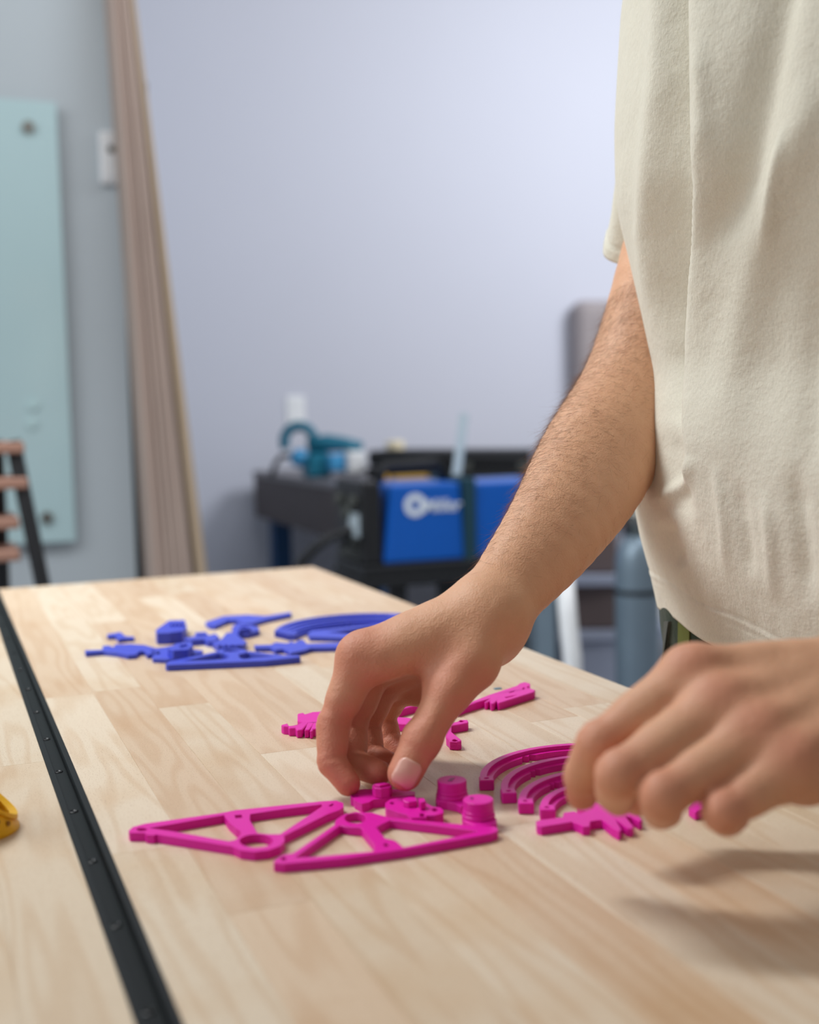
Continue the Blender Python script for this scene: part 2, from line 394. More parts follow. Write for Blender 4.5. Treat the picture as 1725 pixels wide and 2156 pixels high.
# under-frame
for nm, lo, hi in [('apron', (XL+0.05, TY1-0.11, ZT-TH-0.09), (TX1-0.05, TY1-0.08, ZT-TH)), ('apron', (XL+0.05, TY0+0.08, ZT-TH-0.09), (TX1-0.05, TY0+0.11, ZT-TH)),
                   ('apron', (TX1-0.08, TY0+0.11, ZT-TH-0.09), (TX1-0.05, TY1-0.11, ZT-TH)), ('apron', (XL+0.05, TY0+0.11, ZT-TH-0.09), (XL+0.08, TY1-0.11, ZT-TH))]:
    MB().box(lo, hi).build(nm, 'blackp', bench, loc=((lo[0]+hi[0])/2, (lo[1]+hi[1])/2, lo[2]))
for lx in (XL+0.06, TX1-0.12):
    for ly in (TY0+0.09, TY1-0.15):
        MB().box((lx, ly, 0), (lx+0.06, ly+0.06, ZT-TH)).build('leg', 'blackp', bench, loc=(lx, ly, 0))

# ------------------------------------------------------------------ printed parts
def crop(x0, y0, s): return lambda pts: [(x0 + a/s, y0 + b/s) for a, b in pts]
C3 = crop(250, 1600, 2.0294); C6 = crop(700, 1600, 4.3125); C4 = crop(980, 1540, 3.1944)
C8 = crop(570, 1420, 2.9741); CB = crop(900, 1420, 6.9); B1 = crop(150, 1270, 4.9286); B2 = crop(480, 1270, 4.5395)
def topxy(pts, z): return [tuple(T(a, b_, z)[:2]) for a, b_ in pts]
def ell(cx, cy, rx, ry, n=28): return [(cx + rx*math.cos(2*math.pi*i/n), cy + ry*math.sin(2*math.pi*i/n)) for i in range(n)]
GP = 'pink printed parts laid out on the bench'; GB = 'blue printed parts laid out on the bench'
E0 = 0.0003
def plate(name, outer, holes, t, mat, label, cat='printed part', z0=0.0, parent=None, bev=0.0005):
    mb = MB().prism(topxy(outer, t), [topxy(h, t) for h in holes], ZT + z0, ZT + t)
    o = mb.build(name, mat, parent, label=label, cat=cat if parent is None else None, group=(GP if mat == 'pink' else GB) if parent is None else None)
    if bev: bevel(o, bev)
    return o
def part(o, name, outer, holes, z0, z1, mat, bev=0.0004):
    pr = MB().prism(topxy(outer, z1), [topxy(h, z1) for h in holes], ZT + z0, ZT + z1).build(name, mat, o)
    if bev: bevel(pr, bev)
    return pr

t1 = plate('triangle_frame', C3([(42,302),(60,286),(112,272),(440,226),(500,214),(870,176),(930,173),(960,184),(962,200),(945,214),(892,232),(706,325),(710,345),(690,368),(640,386),(580,393),(520,386),(488,370),(160,318),(150,322),(120,320),(112,312),(48,312)]),
   [C3([(130,291),(450,236),(468,262),(500,292),(522,304),(522,318),(498,342),(470,347),(240,306)]),
    C3([(562,231),(700,211),(866,190),(872,197),(690,317),(640,317),(592,312),(560,256)]),
    C3(ell(588,346,72,28)), C3([(495,236),(525,234),(530,246),(500,249)]), C3(ell(100,297,24,7,14)), C3([(896,196),(912,186),(922,188),(906,200)])],
   0.0048, 'pink', 'pink flat triangular frame with a round eyelet, nearest the black track')
t2 = plate('triangle_frame', [(576,1816),(577.7,1811),(592,1801),(604,1798),(616,1796.5),(706,1735),(705,1730),(710,1723),(725.6,1713.7),(749,1709),(785,1710.7),(805,1716.6),(820,1721),(905,1729),(989,1737),(1044,1740),(1049,1745),(1048,1750),(1036,1755),(950,1771),(855.7,1787.6),(725.6,1807),(598,1818.6)],
   [[(622,1805),(717,1738),(735,1741),(761,1743),(773,1758),(789,1777),(789,1792),(658,1804)],
    [(822,1727),(920,1738.5),(1008,1750),(956,1762),(850,1784),(838,1773),(828,1768),(812,1765),(793,1742),(803,1736)],
    ell(749,1722.5,23,10.6), ell(814,1778.7,6,3.3,14), ell(598,1807.7,6,3.6,12)],
   0.0048, 'pink', 'pink flat triangular frame with its long straight bar facing the camera')
clip = plate('latch_plate', C6([(162,300),(200,272),(290,264),(480,262),(640,272),(752,290),(746,318),(640,330),(480,348),(370,360),(330,385),(268,398),(205,368),(192,345),(166,336)]), [C6([(175,318),(240,318),(240,330),(180,334)])], 0.0052, 'pink', 'pink latch plate pinched under the thumb')
part(clip, 'boss', C6([(360,232),(385,214),(450,206),(520,212),(545,232),(520,250),(440,258),(385,252)]), [], 0.0052, 0.0112, 'pink')
part(clip, 'rib', C6([(370,222),(470,204),(530,212),(430,232)]), [], 0.0112, 0.0126, 'pink', 0.0002)
br = plate('hinge_bracket', C6([(480,390),(520,358),(600,345),(700,336),(830,342),(860,388),(905,420),(985,432),(1012,458),(1005,482),(930,505),(860,505),(850,522),(720,524),(680,500),(600,478),(560,462),(495,440),(480,420)]), [C6(ell(930,453,28,14,14)), C6(ell(545,392,22,11,12)), C6([(795,485),(835,485),(835,515),(795,515)])], 0.006, 'pink', 'pink knobbly bracket with screw holes between eyelet frame and thumb')
part(br, 'block', C6([(640,350),(700,330),(760,332),(770,372),(690,384),(640,370)]), [], 0.006, 0.0095, 'pink')
part(br, 'lug', C6([(780,348),(830,345),(850,375),(800,390)]), [], 0.006, 0.0105, 'pink')
def hub(px, py, rx, label, foot, hole):
    h = 0.0150; c = T(px, py, h); r = rx/F*((c - CAM)@FW)
    root = empty('hub', (c[0], c[1], ZT), label, 'printed part', GP)
    bevel(MB().prism(topxy(foot, 0.005), [], ZT, ZT + 0.005).build('foot', 'pink', root), 0.0005)
    MB().lathe((c[0], c[1], ZT), [(r*1.10, 0), (r*1.10, 0.0066), (r*1.0, 0.0074), (r*1.04, 0.0078), (r*1.04, 0.0090), (r, 0.0094), (r, h - 0.0004), (r - 0.0004, h)], 40).build('drum', 'pink', root)
    mb = MB().prism(topxy(hole, h + 0.0002), [], ZT + h - 0.001, ZT + h + 0.0002); mb.build('keyway', 'pink_shade', root)
    return root
M['amber'] = plain('amber_hole_shade', srgb(140, 92, 6), 0.6)  # darker amber paints the shade inside the cup's holes
M['pink_shade'] = mat_print('pink_recess_shade', srgb(150, 8, 108))  # darker pink paints the shade inside the hub keyways
hub(951.6, 1641.7, 31, 'pink drum hub with a diamond keyway, farther of the two', C6([(938,330),(960,310),(1150,310),(1230,320),(1260,345),(1240,400),(1170,420),(1120,395),(1040,380),(960,372),(938,352)]), C6([(1045,190),(1075,165),(1115,160),(1085,192)]))
hub(1007.2, 1682.3, 32, 'pink drum hub standing at the corner of the front triangle', C6([(1180,500),(1250,470),(1440,480),(1492,530),(1496,575),(1440,590),(1300,600),(1240,575),(1195,555)]), C6([(1248,345),(1268,332),(1285,348),(1265,360)]))

def arc_part(pts, z, width, a_ext, mat, label, t=0.0065):
    P = np.array(topxy(pts, z)); A = np.c_[2*P, np.ones(len(P))]; b_ = (P**2).sum(1)
    s_, *_ = np.linalg.lstsq(A, b_, rcond=None); c = s_[:2]; r = math.sqrt(max(1e-9, s_[2] + c@c))
    ang = np.unwrap(np.arctan2(P[:, 1]-c[1], P[:, 0]-c[0])); sg = 1 if ang[-1] > ang[0] else -1
    a0 = ang[0]; a1 = a0 + sg*a_ext; n_ = 40; th = np.linspace(a0, a1, n_)
    outer = [(c[0]+(r+width/2)*math.cos(q), c[1]+(r+width/2)*math.sin(q)) for q in th]
    inner = [(c[0]+(r-width/2)*math.cos(q), c[1]+(r-width/2)*math.sin(q)) for q in th]
    # two notches in the inner wall
    for i in (20, 22):
        inner[i] = (c[0]+(r-width*0.15)*math.cos(th[i]), c[1]+(r-width*0.15)*math.sin(th[i]))
    root = empty('arc_rail', (c[0]+r*math.cos(a0), c[1]+r*math.sin(a0), ZT), label, 'printed part', GP if mat == 'pink' else GB)
    bevel(MB().prism(outer + inner[::-1], [], ZT, ZT + t*0.62).build('rail', mat, root), 0.0004)
    o2 = [(c[0]+(r+width/2)*math.cos(q), c[1]+(r+width/2)*math.sin(q)) for q in th[1:-1]]
    i2 = [(c[0]+(r-width*0.05)*math.cos(q), c[1]+(r-width*0.05)*math.sin(q)) for q in th[1:-1]]
    bevel(MB().prism(o2 + i2[::-1], [], ZT + t*0.62, ZT + t).build('lip', mat, root), 0.0003)
    for q in (a0, a1):
        e = np.array([c[0]+r*math.cos(q), c[1]+r*math.sin(q)]); ca, sa = math.cos(q), math.sin(q); w = width*0.56
        sq = [(e[0]+u*ca*w-v*sa*w, e[1]+u*sa*w+v*ca*w) for u, v in ((-1,-1),(1,-1),(1,1),(-1,1))]
        hl = [(e[0]+0.0013*math.cos(2*math.pi*k/12), e[1]+0.0013*math.sin(2*math.pi*k/12)) for k in range(12)]
        bevel(MB().prism(sq, [hl], ZT, ZT + t).build('end_block', mat, root), 0.0006)
    return root
ARC = ['pink curved rail, outermost and farthest of the four nested rails', 'pink curved rail, second from the outside of the nested four', 'pink curved rail, third from the outside of the nested four', 'pink curved rail, innermost and smallest of the nested four']
arc_part(C4([(145,314),(140,285),(172,238),(245,185),(350,146),(520,113),(720,90)]), 0.0065, 0.0078, 1.75, 'pink', ARC[0])
arc_part(C4([(290,398),(284,362),(315,305),(400,246),(520,208),(670,180)]), 0.0065, 0.0078, 1.55, 'pink', ARC[1])
arc_part(C4([(410,466),(402,440),(440,388),(520,334),(600,304),(670,287)]), 0.0065, 0.0078, 1.45, 'pink', ARC[2])
arc_part(C4([(556,508),(548,484),(590,438),(640,405),(690,384)]), 0.0065, 0.0078, 1.35, 'pink', ARC[3])
plate('spiked_plate', C4([(475,606),(495,596),(655,576),(662,545),(735,536),(770,552),(808,540),(750,505),(755,488),(792,484),(850,520),(868,512),(835,470),(858,462),(920,500),(1000,505),(1060,500),(1132,488),(1165,540),(1170,572),(1192,598),(1172,606),(1120,576),(1078,572),(1134,640),(1118,654),(1090,650),(1010,590),(1052,660),(1035,676),(985,648),(920,596),(882,598),(842,606),(838,640),(792,642),(765,625),(720,608),(512,642),(482,632)]), [], 0.005, 'pink', 'pink spiked insect-like plate below the curled fingers of the near hand')
plate('short_bar', [(1450,1700),(1470,1678),(1490,1670),(1520,1660),(1545,1668),(1520,1690),(1490,1700),(1465,1710)], [], 0.005, 'pink', 'short pink bar glimpsed between ring and little finger of the near hand')
plate('claw_plate', C8([(65,316),(105,304),(116,322),(160,317),(196,300),(168,288),(168,246),(205,238),(216,248),(262,235),(360,230),(440,255),(430,310),(330,335),(268,340),(262,352),(245,352),(262,318),(240,345),(212,348),(228,312),(196,345),(165,348),(156,334),(115,336),(112,326),(80,324)]), [], 0.006, 'pink', 'pink claw plate with comb teeth poking out left of the far hand')
plate('comb_bar', CB([(420,510),(500,450),(900,292),(1290,165),(1335,130),(1415,108),(1495,130),(1502,206),(1572,226),(1552,252),(1040,415),(1018,408),(1012,378),(960,420),(920,420),(905,385),(860,405),(828,400),(900,352),(715,405),(640,432),(560,455)]), [CB([(1190,262),(1260,238),(1265,246),(1200,268)]), CB([(1380,205),(1405,185),(1420,195),(1395,215)]), CB([(1450,182),(1470,165),(1485,175),(1465,195)]), CB([(1130,330),(1220,312),(1280,300),(1230,322),(1150,340)])], 0.006, 'pink', 'long pink bar with comb teeth and slots right of the far wrist')
plate('slim_bar', [(800,1494),(820,1484),(868,1472),(900,1463),(925,1470),(905,1482),(872,1486),(825,1499)], [C8([(850,186),(885,178),(885,184),(856,190)])], 0.006, 'pink', 'slim pink bar seen through the gap between fingers and thumb')
plate('curved_strip', [(790,1512),(822,1508),(860,1511),(905,1518),(940,1512),(952,1516),(920,1528),(870,1525),(822,1522),(792,1524)], [], 0.006, 'pink', 'thin pink curved strip behind the thumb')
plate('hook_bracket', CB([(300,730),(360,700),(425,690),(470,660),(585,658),(598,684),(590,700),(480,722),(372,738),(350,752),(350,830),(490,944),(496,965),(440,978),(325,972),(316,946),(275,910),(262,780)]), [CB(ell(500,678,32,13,14)), CB(ell(405,955,42,16,14))], 0.006, 'pink', 'pink hooked bracket with a hole at each end beside the thumb')

plate('spring_clip', B1([(370,322),(460,308),(515,296),(530,310),(565,342),(655,345),(657,360),(560,365),(490,377),(460,338),(376,342)]), [], 0.004, 'blue', 'small blue s-shaped clip lying alone near the black track')
plate('lever_arm', B1([(140,487),(320,482),(325,442),(385,436),(440,452),(452,426),(620,422),(760,432),(880,465),(960,456),(905,490),(820,482),(856,520),(790,532),(760,494),(710,496),(670,532),(590,537),(480,512),(330,497),(152,512)]), [], 0.0045, 'blue', 'long blue lever with a thin handle, leftmost of the blue parts')
gb = plate('gear_housing', B1([(838,552),(930,462),(1080,432),(1250,432),(1262,475),(1370,490),(1362,512),(1242,535),(1222,566),(1000,578),(850,572)]), [B1([(870,505),(915,500),(925,525),(880,530)])], 0.0045, 'blue', 'blue gear housing with a raised square socket')
part(gb, 'socket', B1([(1000,470),(1090,415),(1240,400),(1265,440),(1210,480),(1060,490)]), [B1([(1120,440),(1200,425),(1215,445),(1140,462)])], 0.0045, 0.0125, 'blue')
plate('triangle_frame', [(348,1398),(356,1392),(366,1390),(460,1371),(462,1367.5),(474,1364.5),(498,1364.5),(514,1367.5),(522,1370.5),(600,1379.5),(630,1379.5),(633,1383),(560,1390.5),(353,1399.5)],
   [[(385,1391.8),(460,1374.5),(472,1375),(482,1381),(478,1387),(440,1390)], [(503,1377.5),(522,1373.5),(582,1381.3),(512,1387.5),(504,1384)], ell(487,1369,18,3,18)], 0.0060, 'blue', 'blue flat triangular frame with an eyelet, nearest of the blue parts')
cb = plate('comb_block', B1([(875,276),(1010,178),(1180,172),(1200,250),(1150,290),(1020,305),(890,308)]), [], 0.012, 'blue', 'chunky blue block with a toothed top, tallest blue part')
for k in range(4): part(cb, 'tooth', B1([(1020+40*k,190),(1040+40*k,185),(1050+40*k,215),(1030+40*k,218)]), [], 0.012, 0.0145, 'blue', 0)
plate('chain_link', B1([(1170,362),(1280,342),(1290,302),(1400,296),(1430,332),(1500,312),(1540,352),(1485,392),(1420,392),(1380,372),(1260,382),(1182,374)]), [B1([(1310,325),(1400,318),(1400,335),(1315,340)])], 0.0062, 'blue', 'small blue lumpy link between the tall block and the toothed wedge')
tw = plate('toothed_wedge', [(448,1353),(466,1345),(477,1332),(495,1330.5),(508,1343),(520,1351),(512,1358),(488,1360),(478,1361),(460,1361.5)], [], 0.0062, 'blue', 'blue toothed wedge just behind the nearest blue triangle')
for k in range(4): part(tw, 'tooth', ell(462+13*k, 1356, 4, 2, 8), [], 0.0062, 0.0082, 'blue', 0)
plate('wing_bar', [(432,1310),(470,1297),(520,1294),(560,1296.5),(590,1292),(613,1288),(614,1293),(560,1304),(532,1312),(515,1312.5),(500,1306),(480,1306),(452,1318),(440,1316)], [], 0.0045, 'blue', 'long blue winged bar, farthest back of the blue parts')
sk = plate('socket_block', [(488,1320),(498,1313),(530,1316),(545,1320),(546,1327),(522,1333.5),(495,1334)], [], 0.0055, 'blue', 'small blue socket block in front of the winged bar')
part(sk, 'socket', [(500,1318),(524,1316),(528,1323),(503,1326)], [ [(505,1319.5),(520,1318),(523,1322),(508,1323.5)] ], 0.0055, 0.0095, 'blue', 0.0002)
plate('insect_lever', [(535,1358),(570,1357),(580,1352),(605,1354),(613,1349),(620,1353),(632,1346),(641,1348),(646,1355),(705,1353),(735,1354),(735,1362),(655,1364),(640,1369),(625,1372),(612,1375),(606,1370),(596,1366),(580,1368),(570,1363),(538,1363)], [], 0.0045, 'blue', 'blue lever with insect-like stubs pointing at the far hand')
BARC = ['blue curved rail, outermost of the bundle of four', 'blue curved rail, second from the outside of the bundle', 'blue curved rail, third from the outside of the bundle', 'blue curved rail, innermost of the bundle of four']
for k in range(4):
    arc_part([(592+9*k,1327+2.2*k),(602+9*k,1315+3.4*k),(645+6*k,1303.5+4.6*k),(705+3*k,1296.5+4.9*k),(770,1293+5*k),(835,1292.5+5*k)], 0.0065, 0.0088, 2.0, 'blue', BARC[k], 0.0065)
plate('triangle_frame', [(648,1333),(656,1328),(762,1317.5),(840,1310),(900,1312),(905,1325),(860,1345),(800,1348),(740,1342.5),(652,1340)], [[(690,1331),(780,1319),(840,1315),(845,1334),(780,1338)]], 0.0050, 'blue', 'blue triangular frame half hidden behind the far hand')
c = T(1048, 1449.5, 0.0004)
MB().prism([(c[0]-0.003,c[1]-0.0016),(c[0]+0.003,c[1]-0.002),(c[0]+0.0036,c[1]+0.0016),(c[0]-0.0028,c[1]+0.002)], [], ZT, ZT+0.0006).build('plastic_scrap', 'teal', label='tiny teal plastic scrap lying behind the long pink bar', cat='scrap')

# yellow cup cut off by the left frame edge
cy_ = T(-62, 1750, 0.0); R_ = 0.0262
yr = empty('perforated_cup', (cy_[0], cy_[1], ZT), 'yellow perforated printed cup beside the black track', 'cup')
V = []; Fc = []; n = 64; nz = 8
rdir = np.array([RT[0], RT[1]])/np.linalg.norm(RT[:2]); fdir = np.array([FW[0], FW[1]])/np.linalg.norm(FW[:2])
def ctop(d): return 0.0270 - 0.0200*(d@rdir) - 0.0090*(d@fdir)
for j in range(nz+1):
    for k in range(n):
        a = 2*math.pi*k/n; d = np.array([math.cos(a), math.sin(a)]); top = ctop(d)
        z = top*j/nz; rr_ = R_*(1 - 0.10*(j/nz)**1.5)
        V.append((cy_[0]+rr_*d[0], cy_[1]+rr_*d[1], ZT + z))
for j in range(nz):
    for k in range(n): Fc.append((j*n+k, j*n+(k+1)%n, (j+1)*n+(k+1)%n, (j+1)*n+k))
wl = link('shell', V, Fc, 'yellow', yr, True); sd = wl.modifiers.new('solid', 'SOLIDIFY'); sd.thickness = 0.002; sd.offset = -1
V = []; Fc = []
for k in range(n):
    a = 2*math.pi*k/n; d = np.array([math.cos(a), math.sin(a)]); top = ctop(d)
    for rr_, dz in ((0.80, -0.0005), (0.97, -0.0005), (0.97, 0.0022), (0.80, 0.0022)): V.append((cy_[0]+R_*rr_*d[0], cy_[1]+R_*rr_*d[1], ZT + top + dz))
for k in range(n):
    for q in range(4): Fc.append((k*4+q, ((k+1)%n)*4+q, ((k+1)%n)*4+(q+1)%4, k*4+(q+1)%4))
link('rim', V, Fc, 'yellow', yr)
for k in range(7):
    a = -math.pi*0.80 + k*0.30; d = np.array([math.cos(a), math.sin(a)]); top = ctop(d); z = top*0.62
    p = np.array([cy_[0]+R_*0.955*d[0], cy_[1]+R_*0.955*d[1], ZT + z]); dd = np.array([d[0], d[1], 0.05])
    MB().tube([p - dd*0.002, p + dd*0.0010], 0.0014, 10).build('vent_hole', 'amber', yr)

# ------------------------------------------------------------------ person: one continuous body from a distance field
def v3(*a): return np.array(a, float)
class Cone:
    def __init__(s, a, b, ra, rb): s.a, s.b, s.ra, s.rb = np.asarray(a, float), np.asarray(b, float), ra, rb; s.ba = s.b - s.a; s.bb = s.ba@s.ba + 1e-12; s.rm = max(ra, rb)
    def ev(s, p):
        pa = p - s.a; t = np.clip((pa@s.ba)/s.bb, 0, 1)
        q = pa - t[:, None]*s.ba; return np.sqrt(np.einsum('ij,ij->i', q, q)) - (s.ra + (s.rb - s.ra)*t)
    def far(s, c, h):
        t = min(1, max(0, ((c - s.a)@s.ba)/s.bb)); return np.linalg.norm(c - s.a - t*s.ba) - s.rm > h
class Ell:
    def __init__(s, c, ax, rad):
        s.c = np.asarray(c, float); s.M = np.asarray(ax, float); s.r = np.asarray(rad, float)
    def ev(s, p):
        q = (p - s.c)@s.M.T; k0 = np.sqrt(((q/s.r)**2).sum(1)) + 1e-9; k1 = np.sqrt(((q/s.r**2)**2).sum(1)) + 1e-9
        return k0*(k0 - 1)/k1
    def far(s, c, h): return np.linalg.norm(c - s.c) - s.r.max() > h
class Un:
    def __init__(s, k, ch): s.k, s.ch = k, ch
def smin(a, b, k):
    h = np.maximum(k - np.abs(a - b), 0)/k; return np.minimum(a, b) - h*h*k*0.25
def evn(nd, p, c=None, h=None):
    if isinstance(nd, Un):
        acc = None
        for q in nd.ch:
            d = evn(q, p, c, h)
            if d is None: continue
            acc = d if acc is None else smin(acc, d, nd.k)
        return acc
    if c is not None and nd.far(c, h): return None
    return nd.ev(p)
GROOVES = []          # (point, axis, width, depth, reach): skin creases
def field(nd, p, c=None, h=None):
    d = evn(nd, p, c, h)
    if d is None: return np.full(len(p), 0.05)
    for q, ax, w, dep, R_ in GROOVES:
        if c is not None and np.linalg.norm(c - q) > h + 2.2*R_: continue
        e = p - q; al = e@ax; r2 = (e*e).sum(1) - al*al
        d = d + dep*np.exp(-(al/w)**2)*np.exp(-r2/R_**2)
    return d
def mesh_field(nd, lo, hi, vox, fld=None):
    fld = fld or field
    B = 16; bs = B*vox; nb = np.ceil((np.asarray(hi) - lo)/bs).astype(int)
    g = np.stack(np.meshgrid(*[np.arange(k) for k in nb], indexing='ij'), -1).reshape(-1, 3)
    cen = lo + (g + 0.5)*bs; hd = bs*math.sqrt(3)/2
    f0 = np.concatenate([fld(nd, c_) for c_ in np.array_split(cen, 40)])
    g = g[np.abs(f0) < hd*1.25 + 0.008]
    loc = np.stack(np.meshgrid(*[np.arange(B+1)]*3, indexing='ij'), -1).reshape(-1, 3)
    S = np.empty((len(g), B+1, B+1, B+1), np.float32)
    for i, bi in enumerate(g):
        c_ = lo + (bi + 0.5)*bs
        S[i] = fld(nd, lo + (bi*B + loc)*vox, c_, hd + 0.02).reshape(B+1, B+1, B+1)
    neg = S < 0
    cnt = sum(neg[:, dx:dx+B, dy:dy+B, dz:dz+B].astype(np.int8) for dx in (0,1) for dy in (0,1) for dz in (0,1))
    bi, i, j, k = np.nonzero((cnt > 0) & (cnt < 8))
    base = np.stack([i, j, k], 1); acc = np.zeros((len(bi), 3)); num = np.zeros(len(bi))
    for ax in range(3):
        o1, o2 = [q for q in range(3) if q != ax]
        for s1 in (0, 1):
            for s2 in (0, 1):
                off = np.zeros(3, int); off[o1] = s1; off[o2] = s2; p0 = base + off; p1 = p0.copy(); p1[:, ax] += 1
                a = S[bi, p0[:,0], p0[:,1], p0[:,2]]; b_ = S[bi, p1[:,0], p1[:,1], p1[:,2]]
                cr = (a < 0) != (b_ < 0); t = np.where(cr, a/(a - b_ + 1e-20), 0)
                q = off[None].astype(float).repeat(len(bi), 0); q[:, ax] += t
                acc[cr] += q[cr]; num[cr] += 1
    gl = g[bi]*B + base
    verts = lo + (gl + acc/num[:, None])*vox
    dim = nb*B + 2
    key = ((gl[:,0]+1)*dim[1] + gl[:,1]+1)*dim[2] + gl[:,2]+1
    order = np.argsort(key); sk = key[order]
    quads = []
    for ax in range(3):
        o1, o2 = (ax+1) % 3, (ax+2) % 3
        sl0 = [slice(0, B)]*3; sl1 = [slice(0, B)]*3; sl1[ax] = slice(1, B+1)
        A = neg[(slice(None),) + tuple(sl0)]; Bn = neg[(slice(None),) + tuple(sl1)]
        bi2, i2, j2, k2 = np.nonzero(A != Bn); pt = g[bi2]*B + np.stack([i2, j2, k2], 1)
        ids = []
        for s1, s2 in ((0,0),(-1,0),(-1,-1),(0,-1)):
            cp = pt.copy(); cp[:, o1] += s1; cp[:, o2] += s2
            kk = ((cp[:,0]+1)*dim[1] + cp[:,1]+1)*dim[2] + cp[:,2]+1
            ps = np.clip(np.searchsorted(sk, kk), 0, len(sk)-1); ok = sk[ps] == kk; ids.append(np.where(ok, order[ps], -1))
        q = np.stack(ids, 1); fl = A[bi2, i2, j2, k2]
        q = np.where(fl[:, None], q, q[:, ::-1]); q = q[(q >= 0).all(1)]; quads.append(q)
    quads = np.concatenate(quads)
    # light Taubin smoothing
    nv = len(verts); e = np.concatenate([quads[:, [0,1]], quads[:, [1,2]], quads[:, [2,3]], quads[:, [3,0]]])
    for lam in (0.5, -0.52, 0.5, -0.52):
        s_ = np.zeros_like(verts); ct = np.bincount(e[:,0], minlength=nv) + np.bincount(e[:,1], minlength=nv)
        for a_ in range(3):
            s_[:, a_] = np.bincount(e[:,0], verts[e[:,1], a_], nv) + np.bincount(e[:,1], verts[e[:,0], a_], nv)
        verts = verts + lam*(s_/np.maximum(ct, 1)[:, None] - verts)
    return verts, quads
def fastmesh(name, verts, quads, loc):
    me = bpy.data.meshes.new(name); nv, nf = len(verts), len(quads)
    me.vertices.add(nv); me.vertices.foreach_set('co', (verts - np.asarray(loc)).astype(np.float32).ravel())
    me.loops.add(nf*4); me.loops.foreach_set('vertex_index', quads.astype(np.int32).ravel())
    me.polygons.add(nf); me.polygons.foreach_set('loop_start', np.arange(0, nf*4, 4, dtype=np.int32))
    me.polygons.foreach_set('use_smooth', np.ones(nf, bool))
    me.update(calc_edges=True); me.validate(); return me

